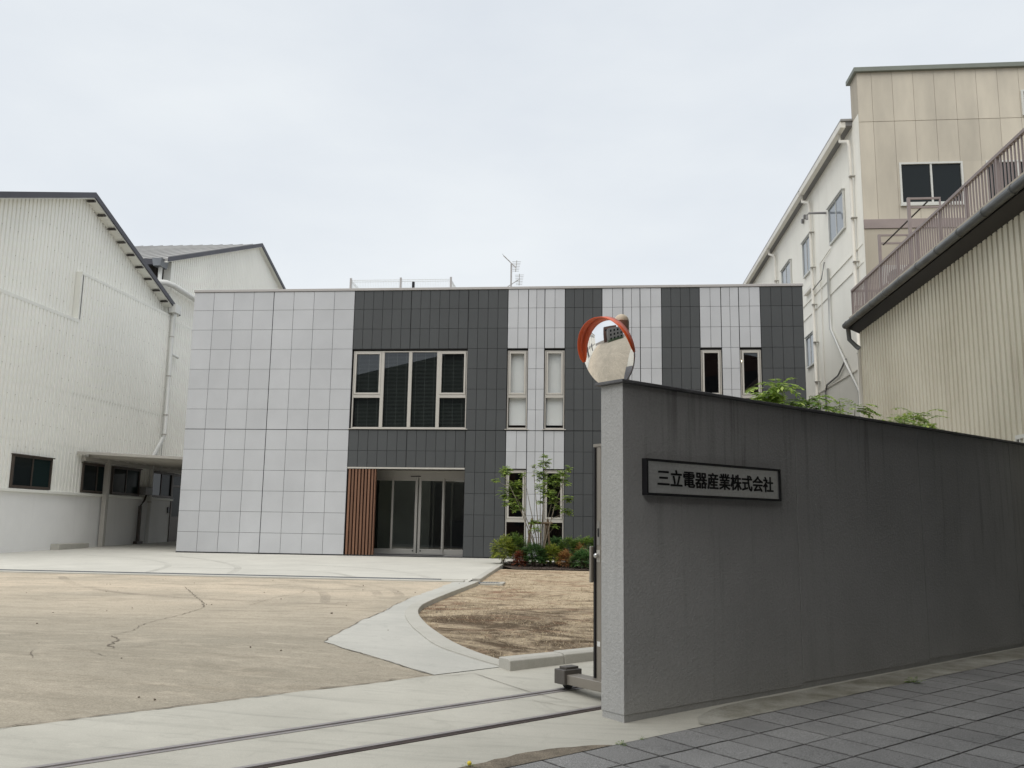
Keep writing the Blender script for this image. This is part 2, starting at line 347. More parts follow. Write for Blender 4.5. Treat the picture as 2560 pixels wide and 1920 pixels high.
def m_yard():
    m, t, b, o = nodes('yard'); ge = t.nodes.new('ShaderNodeNewGeometry'); pos = ge.outputs['Position']
    big = mr(t, nz(t, mapping(t, pos, (0.6, 0.9, 1)), 0.42, 7, 0.62), 0.33, 0.66, 0, 1)
    c = mix(t, big, (0.285, 0.258, 0.205), (0.375, 0.335, 0.265))
    sep = t.nodes.new('ShaderNodeSeparateXYZ'); t.links.new(pos, sep.inputs[0])
    pk = math_(t, 'MULTIPLY', mr(t, sep.outputs['Y'], -16.0, -11.0, 0, 0.95), mr(t, nz(t, pos, 0.8, 4), 0.3, 0.6, 0.3, 1))
    c = mix(t, pk, c, (0.56, 0.475, 0.365))
    c = mix(t, mr(t, nz(t, mapping(t, pos, (0.7, 2.2, 1)), 1.9, 7, 0.66), 0.52, 0.74, 0, 0.55), c, (0.24, 0.215, 0.168))
    c = mix(t, mr(t, nz(t, mapping(t, pos, (1, 2.0, 1), (0, 0, 0.3)), 2.7, 7, 0.68, 0.8), 0.56, 0.74, 0, 0.6), c, (0.45, 0.395, 0.31))
    c = mix(t, mr(t, nz(t, mapping(t, pos, (0.35, 2.6, 1), (0, 0, 0.06)), 2.2, 6, 0.7, 0.3), 0.50, 0.70, 0, 0.55), c, (0.235, 0.205, 0.155))
    c = mix(t, mr(t, nz(t, mapping(t, pos, (0.5, 2.4, 1), (0, 0, -0.1)), 3.4, 6, 0.7, 0.5), 0.54, 0.74, 0, 0.6), c, (0.52, 0.455, 0.36))
    c = mix(t, mr(t, nz(t, pos, 6.5, 7, 0.75, 1.5), 0.52, 0.74, 0, 0.6), c, (0.21, 0.182, 0.14))
    c = mix(t, mr(t, nz(t, mapping(t, pos, (0.8, 1.3, 1)), 1.15, 6, 0.7, 0.7), 0.52, 0.70, 0, 0.55), c, (0.48, 0.42, 0.335))
    c = mix(t, mr(t, nz(t, pos, 32, 4, 0.75), 0.52, 0.70, 0, 0.45), c, (0.20, 0.172, 0.135))
    c = mix(t, 1.0, c, mr(t, nz(t, pos, 75, 4, 0.7), 0.3, 0.7, 0.78, 1.2), 'MULTIPLY')
    c = mix(t, mr(t, nz(t, pos, 28, 2, 0.5), 0.73, 0.78, 0, 0.6), c, (0.15, 0.125, 0.10))
    t.links.new(c, b.inputs['Base Color']); b.inputs['Roughness'].default_value = 0.92; b.inputs['Specular IOR Level'].default_value = 0.25
    bump(t, b, nz(t, pos, 70, 5), 0.45, 0.006); return m
M['yard'] = m_yard()
def m_lawn():
    m, t, b, o = nodes('lawn'); ge = t.nodes.new('ShaderNodeNewGeometry'); pos = ge.outputs['Position']
    sep = t.nodes.new('ShaderNodeSeparateXYZ'); t.links.new(pos, sep.inputs[0])
    near = mr(t, sep.outputs['Y'], -15.5, -7.0, 0.03, 0.20)
    n = math_(t, 'ADD', nz(t, mapping(t, pos, (0.8, 1.3, 1)), 1.1, 9, 0.74, 0.9), near)
    c = mix(t, mr(t, n, 0.49, 0.64, 0, 1), (0.118, 0.088, 0.060), (0.54, 0.44, 0.31))
    c = mix(t, mr(t, nz(t, mapping(t, pos, (0.9, 1.3, 1)), 1.5, 7, 0.7, 0.8), 0.51, 0.66, 0, 0.75), c, (0.25, 0.135, 0.085))
    c = mix(t, mr(t, nz(t, mapping(t, pos, (1.0, 1.5, 1)), 5.5, 7, 0.78, 0.6), 0.49, 0.64, 0, 0.75), c, (0.12, 0.088, 0.058))
    c = mix(t, 1.0, c, mr(t, nz(t, pos, 55, 4, 0.75), 0.3, 0.7, 0.72, 1.25), 'MULTIPLY')
    t.links.new(c, b.inputs['Base Color']); b.inputs['Roughness'].default_value = 1.0; b.inputs['Specular IOR Level'].default_value = 0.1
    bump(t, b, nz(t, pos, 35, 5, 0.7), 0.9, 0.03); return m
M['lawn'] = m_lawn()
def m_glass(name, tint, refl=1.0):
    m = bpy.data.materials.new(name); m.use_nodes = True; t = m.node_tree; t.nodes.clear()
    o = t.nodes.new('ShaderNodeOutputMaterial'); mx = t.nodes.new('ShaderNodeMixShader')
    tr = t.nodes.new('ShaderNodeBsdfTransparent'); gl = t.nodes.new('ShaderNodeBsdfGlossy'); fr = t.nodes.new('ShaderNodeLayerWeight'); fr.inputs['Blend'].default_value = 0.5
    tr.inputs[0].default_value = (*tint, 1); gl.inputs['Roughness'].default_value = 0.004; gl.inputs[0].default_value = (0.95, 0.97, 1, 1)
    k = math_(t, 'MULTIPLY', math_(t, 'ADD', math_(t, 'MULTIPLY', math_(t, 'POWER', fr.outputs['Facing'], 5.0), 0.96), 0.042), refl); n = t.nodes.new('ShaderNodeMath'); n.operation = 'MINIMUM'
    t.links.new(k, n.inputs[0]); n.inputs[1].default_value = 1.0
    t.links.new(n.outputs[0], mx.inputs[0]); t.links.new(tr.outputs[0], mx.inputs[1]); t.links.new(gl.outputs[0], mx.inputs[2]); t.links.new(mx.outputs[0], o.inputs[0])
    return m
M['glass'] = m_glass('glass', (0.50, 0.54, 0.52), 1.8)
M['glass_clear'] = m_glass('glass_clear', (0.92, 0.93, 0.92), 1.3)
M['glass_door'] = m_glass('glass_door', (0.74, 0.78, 0.75), 1.9)
def m_pane(name, col, rough=0.02, spec=0.7):
    m, t, b, o = nodes(name); b.inputs['Base Color'].default_value = (*col, 1); b.inputs['Roughness'].default_value = rough
    b.inputs['Specular IOR Level'].default_value = spec; return m
M['pane_dark'] = m_pane('pane_dark', (0.010, 0.014, 0.015), 0.06, 0.3)
M['pane_teal'] = m_pane('pane_teal', (0.012, 0.022, 0.022), 0.16, 0.08)
M['pane_blue'] = m_pane('pane_blue', (0.20, 0.225, 0.25), 0.05, 0.7)
def m_leaf(name, cols, trans=0.35):
    m = bpy.data.materials.new(name); m.use_nodes = True; t = m.node_tree; t.nodes.clear()
    o = t.nodes.new('ShaderNodeOutputMaterial'); d = t.nodes.new('ShaderNodeBsdfPrincipled'); tl = t.nodes.new('ShaderNodeBsdfTranslucent'); mx = t.nodes.new('ShaderNodeMixShader')
    ge = t.nodes.new('ShaderNodeNewGeometry'); cr = t.nodes.new('ShaderNodeValToRGB')
    while len(cr.color_ramp.elements) < len(cols): cr.color_ramp.elements.new(0.5)
    for i, c in enumerate(cols): cr.color_ramp.elements[i].position = i/max(1, len(cols)-1); cr.color_ramp.elements[i].color = (*c, 1)
    t.links.new(ge.outputs['Random Per Island'], cr.inputs['Fac']); t.links.new(cr.outputs[0], d.inputs['Base Color']); t.links.new(cr.outputs[0], tl.inputs['Color'])
    d.inputs['Roughness'].default_value = 0.5; mx.inputs[0].default_value = trans
    t.links.new(d.outputs[0], mx.inputs[1]); t.links.new(tl.outputs[0], mx.inputs[2]); t.links.new(mx.outputs[0], o.inputs[0]); return m
M['leaf_tree'] = m_leaf('leaf_tree', [(0.14, 0.222, 0.052), (0.244, 0.359, 0.074), (0.396, 0.485, 0.102)])
M['leaf_fresh'] = m_leaf('leaf_fresh', [(0.155, 0.251, 0.049), (0.248, 0.369, 0.07), (0.403, 0.501, 0.112)])
M['leaf_green'] = m_leaf('leaf_green', [(0.078, 0.158, 0.037), (0.168, 0.278, 0.056), (0.315, 0.409, 0.086)])
M['leaf_yellow'] = m_leaf('leaf_yellow', [(0.154, 0.232, 0.039), (0.31, 0.388, 0.063), (0.538, 0.512, 0.098)])
M['leaf_deep'] = m_leaf('leaf_deep', [(0.044, 0.112, 0.037), (0.091, 0.196, 0.059), (0.172, 0.288, 0.086)])
M['leaf_red'] = m_leaf('leaf_red', [(0.134, 0.035, 0.023), (0.251, 0.065, 0.033), (0.335, 0.142, 0.067)])
M['leaf_orange'] = m_leaf('leaf_orange', [(0.268, 0.088, 0.035), (0.428, 0.2, 0.071), (0.432, 0.338, 0.142)])
M['straw'] = m_leaf('straw', [(0.115, 0.086, 0.052), (0.276, 0.207, 0.127), (0.483, 0.38, 0.23), (0.598, 0.483, 0.31)], 0.15)
M['flower'] = mat('flower', (0.75, 0.60, 0.06), 0.6, 0.1, 5, 0)
def m_emit(name, col, s):
    m = bpy.data.materials.new(name); m.use_nodes = True; t = m.node_tree; t.nodes.clear()
    o = t.nodes.new('ShaderNodeOutputMaterial'); e = t.nodes.new('ShaderNodeEmission'); e.inputs[0].default_value = (*col, 1); e.inputs[1].default_value = s
    t.links.new(e.outputs[0], o.inputs[0]); return m
M['tube_lamp'] = m_emit('tube_lamp', (1, 0.97, 0.9), 1.6)
M['warm_lamp'] = m_emit('warm_lamp', (1, 0.85, 0.55), 6.0)
def m_tyre():
    m, t, b, o = nodes('tyre_mark'); ge = t.nodes.new('ShaderNodeNewGeometry'); pos = ge.outputs['Position']
    b.inputs['Base Color'].default_value = (0.11, 0.10, 0.09, 1); b.inputs['Roughness'].default_value = 0.9
    tr = t.nodes.new('ShaderNodeBsdfTransparent'); mx = t.nodes.new('ShaderNodeMixShader')
    f = math_(t, 'MULTIPLY', mr(t, nz(t, pos, 0.9, 4), 0.35, 0.65, 0.02, 0.24), mr(t, nz(t, pos, 26, 3), 0.3, 0.7, 0.5, 1.0))
    t.links.new(f, mx.inputs[0]); t.links.new(tr.outputs[0], mx.inputs[1]); t.links.new(b.outputs[0], mx.inputs[2]); t.links.new(mx.outputs[0], o.inputs[0]); return m
M['tyre'] = m_tyre()

# ================================================================== GROUND
def big_ground():
    m = MB(); xs = [-400, -120, -40, 0, 40, 120, 400]; ys = [-400, -120, -60, -32, -20, -10, 0, 14, 60, 120, 400]
    vs = [(x, y, 0.016*max(-32, min(14, y)) - 0.42) for y in ys for x in xs]; n = len(xs)
    fs = [(j*n+i, j*n+i+1, (j+1)*n+i+1, (j+1)*n+i) for j in range(len(ys)-1) for i in range(n-1)]
    m.add(vs, fs); return struct(m.build('ground', M['earth']))
big_ground()
road = sheet('road', [ST(-60, -9.5), ST(45, -9.5), ST(45, -2.62), ST(-60, -2.62)], -0.06, M['asphalt'])
PATCH_UP = [(9.53, -8.40), (9.50, -9.6), (9.46, -10.31), (9.40, -11.55), (9.39, -12.41), (9.43, -13.2), (9.42, -13.83), (9.39, -14.3), (9.41, -14.56), (9.42, -15.23), (9.45, -15.95)]
PATCH_LO = [(9.84, -16.3), (10.28, -16.62), (10.54, -16.83)]
def rough_line(P, amp, step=0.12):
    out = []
    for i in range(len(P)-1):
        a, b = Vector(P[i]), Vector(P[i+1]); n = max(1, int((b-a).length/step)); d = (b-a).normalized(); q = Vector((-d.y, d.x))
        for k in range(n): p = a+(b-a)*(k/n) + q*random.uniform(-amp, amp)*(0 if k == 0 else 1); out.append((p.x, p.y))
    out.append(tuple(P[-1])); return out
DRIVE_EDGE = rough_line([ST(-36, 2.0), ST(-0.37, 1.99)], 0.018, 0.15)
struct(sheet('yard_pavement', [(-60, -8.30), (9.75, -8.30), (9.75, -15.6), (9.75, -16.2), (11.0, -16.9), ST(-0.2, 1.8), ST(-62, 1.85)], -0.003, M['yard']))
sheet('concrete_apron', [(-60, -8.30), (9.80, -8.30), (9.70, -1.2), (18.4, -1.2), (18.4, 0.05), (0.03, 0.05), (0.03, 20), (-4.2, 20), (-4.2, -5.5), (-60, -5.5)], 0.0, M['concrete'])
drive = sheet('driveway', [ST(8.3, -0.36), ST(8.3, 1.84), ST(0.36, 1.84), ST(0.36, 1.99)] + DRIVE_EDGE[::-1] + [ST(-36, -0.36)], 0.0, M['concrete_drive'])
CURB_OUT = catmull([(9.86, -8.30), (9.80, -9.2), (9.71, -10.48), (9.63, -12.08), (9.66, -12.93), (9.80, -13.74), (10.05, -14.6), (10.25, -15.11), (10.57, -15.77), (10.97, -16.2), (11.36, -16.52)], 5)
CURB_IN = catmull([(10.0, -8.30), (9.95, -9.2), (9.86, -10.48), (9.78, -12.05), (9.81, -12.85), (9.95, -13.62), (10.20, -14.45), (10.40, -14.95), (10.70, -15.55), (11.05, -16.02), (11.42, -16.36)], 5)
patch = sheet('concrete_patch', rough_line(PATCH_UP + PATCH_LO + [(10.78, -16.995)], 0.022, 0.14) + [ST(0.36, 2.0)] + [(p[0]+0.01, p[1]) for p in CURB_OUT[::-1]] , 0.002, M['concrete_patch'])
# sunken dead lawn and planting bed
lawn = sheet('lawn', [(9.9, -3.62), (18.4, -3.62), (18.4, -12.6), ST(8.3, 1.9), ST(0.5, 2.05)] + CURB_IN[::-1] + [(9.9, -8.2)], -0.055, M['lawn'])
bed = sheet('planting_bed', [(9.82, -1.22), (18.4, -1.22), (18.4, -3.70), (10.2, -3.70), (9.82, -2.6)], -0.035, M['soil'])
def kerb_band(name, A, B, h0, h1, mt):
    m = MB(); n = len(A)
    for i in range(n-1):
        for (P, Q) in ((A[i], A[i+1]),): pass
    top = [(p[0], p[1], g(*p)+h1) for p in A] + [(p[0], p[1], g(*p)+h1) for p in B]
    bot = [(p[0], p[1], g(*p)+h0) for p in A] + [(p[0], p[1], g(*p)+h0) for p in B]
    fs = []
    for i in range(n-1):
        fs += [(i, i+1, n+i+1, n+i), (2*n+i, 2*n+i+1, i+1, i), (n+i, n+i+1, 3*n+i+1, 3*n+i)]
    fs += [(0, n, 3*n, 2*n), (n-1, 2*n-1, 4*n-1, 3*n-1)]
    m.add(top+bot, fs); return m.build(name, mt, None, bevel=0.008)
struct(kerb_band('island_kerb', CURB_OUT, CURB_IN, -0.2, 0.018, M['kerb']))
struct(kerb_band('apron_kerb', [(9.70, -1.2), (9.75, -4.6), (9.80, -7.7)], [(9.84, -1.2), (9.89, -4.6), (9.94, -7.7)], -0.2, 0.012, M['kerb']))
struct(sheet('worn_strip', rough_line([ST(-3.0, -0.36), ST(-2.6, -0.31), ST(-1.6, -0.21), ST(-1.07, -0.18), ST(-0.83, -0.22), ST(-0.6, -0.30), ST(-0.5, -0.365)], 0.012, 0.08) + [ST(-0.5, -0.372), ST(-3.0, -0.372)], 0.006, M['gravel']))
struct(sheet('wall_footing_strip', rough_line([ST(0.45, -0.30), ST(0.6, -0.16), ST(0.9, -0.05), ST(1.2, -0.02), ST(8.3, -0.02)], 0.01, 0.3) + rough_line([ST(8.3, -0.372), ST(0.45, -0.372)], 0.008, 0.2), 0.005, M['moss']))
# drive joints, cracks and tyre marks: thin worn marks of their own shape on the paving
def mark(name, parent, pts, wid, off, mt, jit=0.5):
    ob = ribbon(pts, wid, off, jit).build(name, mt, parent); return ob
def jag(P, amp, step=0.07): return rough_line(P, amp, step)
yard = bpy.data.objects['yard_pavement']
for L, wd in (([(5.35, -10.51), (6.02, -11.65), (6.35, -12.19), (6.66, -12.69), (7.01, -13.39)], 0.016), ([(7.01, -13.39), (7.1, -14.2), (7.08, -14.8), (7.12, -15.28), (7.26, -15.63), (7.24, -16.04)], 0.012),
              ([(7.24, -16.04), (7.41, -16.25), (7.50, -16.40), (7.54, -16.62), (7.69, -16.81)], 0.02), ([(7.0, -17.43), (7.18, -17.27), (7.55, -16.95), (7.69, -16.83), (8.01, -16.53)], 0.008),
              ([(7.55, -16.95), (7.67, -17.08), (7.85, -17.19)], 0.01), ([(7.04, -17.0), (7.12, -17.18), (7.31, -17.44)], 0.01), ([(7.49, -13.03), (7.42, -11.89)], 0.009), ([(7.42, -11.89), (7.58, -11.2), (7.45, -10.6)], 0.009)):
    mark('crack', yard, jag(L, wd*1.3), wd*0.62, 0.003, M['crack'], 0.7)
for P, a in ((rough_line(PATCH_UP[3:], 0.02, 0.1), 0.010), (rough_line([PATCH_UP[-1]] + PATCH_LO + [(10.78, -17.0)], 0.015, 0.1), 0.006)):
    mark('crack', patch, P, a, 0.0065, M['crack'], 0.8)
mark('crack', drive, rough_line([ST(-7, 2.0), ST(-0.37, 1.995)], 0.02, 0.08), 0.010, 0.0065, M['crack'], 0.9)
mark('joint', drive, rough_line([(10.78, -17.02), (10.92, -17.0), (11.11, -16.83)], 0.006, 0.08), 0.006, 0.0065, M['crack'], 0.4)
mark('joint', drive, rough_line([(11.11, -16.83), (11.69, -17.38), (11.98, -17.57)], 0.004, 0.1), 0.006, 0.0065, M['crack'], 0.4)
mark('joint', drive, rough_line([(11.69, -17.6), (11.9, -17.72), (12.15, -17.8)], 0.02, 0.07), 0.006, 0.0065, M['crack'], 0.5)
apron = bpy.data.objects['concrete_apron']
for P, par in (([(4.74, -4.38), (5.74, -4.56), (6.78, -4.96), (7.73, -5.79), (8.51, -6.76), (8.91, -7.56)], apron), ([(3.0, -6.2), (5.44, -6.29), (6.22, -6.47), (6.82, -6.89), (7.3, -7.5), (7.48, -7.8)], apron),
               ([(5.2, -8.9), (7.18, -9.02), (7.78, -9.44), (8.28, -9.99), (8.67, -10.75), (8.9, -11.57)], yard), ([(6.4, -8.75), (7.66, -9.04), (8.25, -9.45), (8.76, -10.12), (9.13, -11.08), (9.22, -11.8)], yard),
               ([(5.6, -9.9), (7.2, -10.14), (7.73, -10.75), (8.09, -11.56), (8.36, -12.47)], yard), ([(-1.5, -2.2), (1.0, -3.6), (2.6, -5.6), (3.2, -7.7)], apron), ([(0.2, -1.4), (2.4, -3.2), (4.2, -5.6), (4.9, -7.7)], apron),
               ([(2.2, -9.0), (3.5, -10.6), (5.2, -11.9), (7.8, -12.6), (8.9, -12.4)], yard)):
    mark('tyre_mark', par, catmull(P, 6), 0.15, 0.007 if par is apron else 0.004, M['tyre'], 0.05)

# pavers: the ones the photograph shows singly, the rest joined
side = struct(sheet('sidewalk', [ST(-40, -2.62), ST(-40, -0.37), ST(30, -0.37), ST(30, -2.62)], -0.022, M['joint']))
PS, PT, PH = 0.337, 0.362, 0.05
pv = MB().box(-PS/2+0.006, PS/2-0.006, -PT/2+0.005, PT/2-0.005, -PH, 0)
pme = bpy.data.meshes.new('paver'); pme.from_pydata(pv.v, [], pv.f); pme.materials.append(M['paver'])
def bevel_mesh(me, wdt):
    bm = bmesh.new(); bm.from_mesh(me); bmesh.ops.bevel(bm, geom=[e for e in bm.edges if all(v.co.z > -1e-4 for v in e.verts)], offset=wdt, segments=1, affect='EDGES'); bm.to_mesh(me); bm.free()
bevel_mesh(pme, 0.0015)
rest = MB()
for j in range(6):
    tc = -0.375 - PT*(j+0.5)
    for i in range(-60, 60):
        s_ = -0.10 + PS*(i+0.5)
        x, y = ST(s_, tc); z = g(x, y) + 0.006
        if -2.6 < s_ < 9.0 and s_ < 9.4+tc*1.5 and s_ > -2.6-(tc+0.4)*0.5 and j < 6:
            ob = place('paver', pme, (x, y, z + random.uniform(-0.0015, 0.0015)), side, WANG)
            ob.rotation_euler.x = 0.01157 + random.uniform(-0.003, 0.003); ob.rotation_euler.y = -0.01106 + random.uniform(-0.003, 0.003)
        elif -20 < s_ < 20:
            a_ = PS-0.009; b_ = PT-0.009; q_ = ST(s_-a_/2, tc-b_/2); rest.obox((*q_, g(*q_)+0.006-PH), (WD.x*a_, WD.y*a_, 0.01106*a_), (WN.x*b_, WN.y*b_, 0.01157*b_), (0, 0, PH))
rest.build('paving', M['paving'], side, kind='stuff')

# drain channel with steel gratings
dr = thing('drain_channel', 'long steel-grated drain channel across the yard in front of the concrete apron', 'drain', (4, -8.2, g(4, -8.2)))
lip = MB()
for (ya, yb) in ((-7.86, -7.80), (-8.40, -8.13)):
    lip.box(-12, 9.72, ya, yb, g(0, -8.2)-0.1, g(0, -8.2)+0.018)
lip.box(10.02, 10.42, -7.86, -7.80, g(0, -8)-0.1, g(0, -8)-0.022); lip.box(10.02, 10.42, -8.28, -8.13, g(0, -8)-0.1, g(0, -8)-0.022); lip.box(10.36, 10.45, -8.3, -7.78, g(0, -8)-0.1, g(0, -8)-0.018)
lip.build('lip', M['kerb'], dr, bevel=0.006)
gm = MB(); gz = g(0, -8)+0.014
gm.box(-0.498, 0.498, -0.13, -0.105, -0.03, 0); gm.box(-0.498, 0.498, 0.105, 0.13, -0.03, 0)
for k in range(20): gm.box(-0.48+0.05*k, -0.46+0.05*k, -0.105, 0.105, -0.03, -0.001)
for k in range(4): gm.box(-0.495, 0.495, -0.085+0.05*k, -0.07+0.05*k, -0.028, -0.004)
gme = bpy.data.meshes.new('grating'); gme.from_pydata(gm.v, [], gm.f); gme.materials.append(M['grate'])
for k in range(22): place('grating', gme, (-11.5+k-0.78, -7.995, gz+0.004), dr)
place('grating', gme, (9.9, -7.995, gz-0.04), dr)
MB().box(-12, 10.4, -8.12, -7.87, g(0, -8)-0.12, g(0, -8)-0.03).build('channel_floor', M['joint'], dr)

# ================================================================== OFFICE BUILDING
off = thing('office_building', 'two-storey office block clad in light and dark grey square panels', 'building', (9, 0, 0))
COLS_L = [(0.624*i, 0.624*(i+1), 'l') for i in range(8)]
def cols(x0, x1, n, c): return [(x0+(x1-x0)*i/n, x0+(x1-x0)*(i+1)/n, c) for i in range(n)]
A0, A1 = 4.992, 8.42
LIGHT_G = [(9.59, 10.19, 10.67, 11.26), (12.33, 12.93, 13.42, 14.03), (15.11, 15.71, 16.21, 16.81)]
COLS = COLS_L + cols(A0, 6.71, 6, 'd') + cols(6.71, A1, 6, 'd') + cols(A1, 9.59, 4, 'd')
for k, (a, b, c, d) in enumerate(LIGHT_G):
    COLS += cols(a, b, 2, 'l') + cols(b, c, 2, 'l') + cols(c, d, 2, 'l')
    COLS += cols(d, [12.33, 15.11, 18.0][k], 4, 'd')
THICK = {round(x, 2) for x in (2.496, A0, 6.71, A1, 9.59, 10.19, 10.67, 11.26, 12.33, 12.93, 13.42, 14.03, 15.11, 15.71, 16.21, 16.81)}
OPEN = [(A0, A1, 3.62, 5.98), (A0, A1, 0.0, 2.52)]
NARROW = [(9.59, 10.19), (10.67, 11.26), (15.11, 15.71), (16.21, 16.81)]
for a, b in NARROW: OPEN += [(a, b, 3.62, 5.98), (a, b, 0.12, 2.51)]
ROWS = [0.03] + [0.6*k for k in range(1, 13)] + [7.765]
tile_cache = {}
def tile(wd, ht, c):
    k = (round(wd, 3), round(ht, 3), c)
    if k not in tile_cache:
        m = MB().box(-wd/2, wd/2, 0, 0.022, 0, ht); me = bpy.data.meshes.new('panel'); me.from_pydata(m.v, [], m.f)
        me.materials.append(M['panel_light' if c == 'l' else 'panel_dark'])
        bm = bmesh.new(); bm.from_mesh(me); bmesh.ops.bevel(bm, geom=[e for e in bm.edges if all(v.co.y < 1e-4 for v in e.verts)], offset=0.003, segments=1, affect='EDGES'); bm.to_mesh(me); bm.free()
        tile_cache[k] = me
    return tile_cache[k]
for (x0, x1, c) in COLS:
    for r in range(13):
        z0, z1 = ROWS[r], ROWS[r+1]; cuts = [(z0, z1)]
        for (a, b, p, q) in OPEN:
            if x0 > a-0.01 and x1 < b+0.01:
                cuts = [(u, v) for (u0, v0) in cuts for (u, v) in ((u0, min(v0, p)), (max(u0, q), v0)) if v-u > 0.06]
        for (u, v) in cuts:
            gl = 0.011 if round(x0, 2) in THICK else 0.005; gr = 0.011 if round(x1, 2) in THICK else 0.005
            gb = 0.010 if abs(u-3.6) < 0.01 else 0.004; gt = 0.010 if abs(v-3.6) < 0.01 else 0.004
            wd_, ht_ = (x1-gr)-(x0+gl), (v-gt)-(u+gb)
            place('light_panel' if c == 'l' else 'dark_panel', tile(wd_, ht_, c), ((x0+gl+x1-gr)/2, 0.0, u+gb), off)
# backing wall with the openings left out
xc = sorted({0.0, 18.0} | {o[0] for o in OPEN} | {o[1] for o in OPEN}); zc = sorted({-0.3, 7.77} | {o[2] for o in OPEN} | {o[3] for o in OPEN})
bk = MB()
for i in range(len(xc)-1):
    for j in range(len(zc)-1):
        cx, cz = (xc[i]+xc[i+1])/2, (zc[j]+zc[j+1])/2
        if not any(a < cx < b and p < cz < q for a, b, p, q in OPEN): bk.box(xc[i], xc[i+1], 0.02, 0.24, zc[j], zc[j+1])
bk.build('wall_backing', M['joint'], off)
sh = MB(); sh.box(0.0, 0.2, 0.24, 12, -0.3, 7.77); sh.box(17.8, 18.0, 0.24, 12, -0.3, 7.77); sh.box(0.2, 17.8, 11.8, 12, -0.3, 7.77)
sh.build('side_walls', M['panel_light'], off)
MB().box(0.2, 17.8, 0.24, 11.8, 7.3, 7.45).build('roof', M['roof_grey'], off)
cpg = MB(); cpg.box(-0.02, 18.02, -0.025, 0.30, 7.772, 7.845); cpg.box(-0.02, 0.25, 0.30, 12.02, 7.772, 7.845); cpg.box(17.75, 18.02, 0.30, 12.02, 7.772, 7.845)
cpg.build('coping', M['coping'], off, bevel=0.006)
MB().box(-0.004, 18.0, 0.004, 0.02, -0.2, 0.028).build('base_trim', M['joint'], off)
# rooms behind the windows
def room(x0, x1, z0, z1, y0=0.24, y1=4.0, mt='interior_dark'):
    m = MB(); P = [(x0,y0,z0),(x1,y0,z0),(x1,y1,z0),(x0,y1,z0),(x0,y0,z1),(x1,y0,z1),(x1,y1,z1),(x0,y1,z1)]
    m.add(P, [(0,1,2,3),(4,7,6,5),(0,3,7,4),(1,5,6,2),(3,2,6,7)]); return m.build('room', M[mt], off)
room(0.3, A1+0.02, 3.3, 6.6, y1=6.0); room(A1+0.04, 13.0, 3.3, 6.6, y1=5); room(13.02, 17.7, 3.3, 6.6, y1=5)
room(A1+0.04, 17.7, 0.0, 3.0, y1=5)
def rect_frame(m, x0, x1, z0, z1, y0, y1, wl, wr=None, wb=None, wt=None):
    wr = wl if wr is None else wr; wb = wl if wb is None else wb; wt = wl if wt is None else wt
    m.box(x0, x0+wl, y0, y1, z0, z1); m.box(x1-wr, x1, y0, y1, z0, z1)
    m.box(x0+wl, x1-wr, y0, y1, z0, z0+wb); m.box(x0+wl, x1-wr, y0, y1, z1-wt, z1)
def pane(par, x0, x1, z0, z1, y, mt='glass'):
    m = MB(); m.add([(x0,y,z0),(x1,y,z0),(x1,y,z1),(x0,y,z1)], [(0,1,2,3)]); return m.build('pane', M[mt], par)
def off_window(x0, x1, z0, z1, split, sashes, blind):
    m = MB(); rect_frame(m, x0, x1, z0, z1, 0.06, 0.14, 0.035, wb=0.045)
    wn = None; cells = []
    for (a, b, sp) in sashes:
        if sp:
            m.box(a+0.0352, b-0.0352, 0.052, 0.135, sp-0.045, sp+0.045); cells += [(a, b, z0+0.02, sp-0.02, 0), (a, b, sp+0.02, z1-0.02, 1)]
        else: cells.append((a, b, z0+0.02, z1-0.02, 0))
    for k in range(len(sashes)-1): c = sashes[k][1]; m.box(c-0.05, c+0.05, 0.057, 0.138, z0+0.0455, z1-0.0355)
    wn = m.build('window', M['alu'], off, bevel=0.004)
    for (a, b, p, q, vent) in cells:
        e = 0.05
        if vent:
            f = MB(); rect_frame(f, a+0.045, b-0.045, p+0.03, q-0.02, 0.04, 0.075, 0.052); f.build('sash', M['alu'], wn, bevel=0.004); e = 0.09
        pane(wn, a+e*0.8, b-e*0.8, p+0.02, q-0.02, 0.09, 'glass_clear' if blind == 'roller' else 'glass')
        if blind == 'venetian':
            s_ = MB(); zz = p+0.06
            while zz < q-0.05:
                s_.obox((a+0.06, 0.17, zz), (b-a-0.12, 0, 0), (0, 0.03, 0.014), (0, -0.001, 0.002)); zz += 0.04
            for kx in (0.18, 0.5, 0.82): s_.box(a+(b-a)*kx-0.004, a+(b-a)*kx+0.004, 0.164, 0.168, p+0.03, q-0.03)
            s_.build('blind', M['blind'], wn)
    if blind == 'roller':
        MB().box(x0+0.05, x1-0.05, 0.19, 0.195, z0+0.13, z1-0.03).build('roller_blind', M['roller'], wn)
    MB().box(x0-0.05, x1+0.05, -0.035, 0.07, z0-0.022, z0-0.002).build('sill', M['alu'], wn)
    return wn
off_window(A0+0.03, A1, 3.645, 5.945, None, [(A0+0.03, 5.90, 4.60), (5.90, 6.73, None), (6.73, 7.57, None), (7.57, A1, 4.60)], 'venetian')
for k, (a, b) in enumerate(NARROW):
    off_window(a+0.01, b-0.01, 3.645, 5.945, None, [(a+0.01, b-0.01, 4.60)], 'roller' if k < 2 else None)
    off_window(a+0.01, b-0.01, 0.14, 2.49, None, [(a+0.01, b-0.01, 1.06)], None)
MB().sphere((16.42, 1.2, 5.83), 0.035, 8, 6).build('downlight', M['warm_lamp'], off)
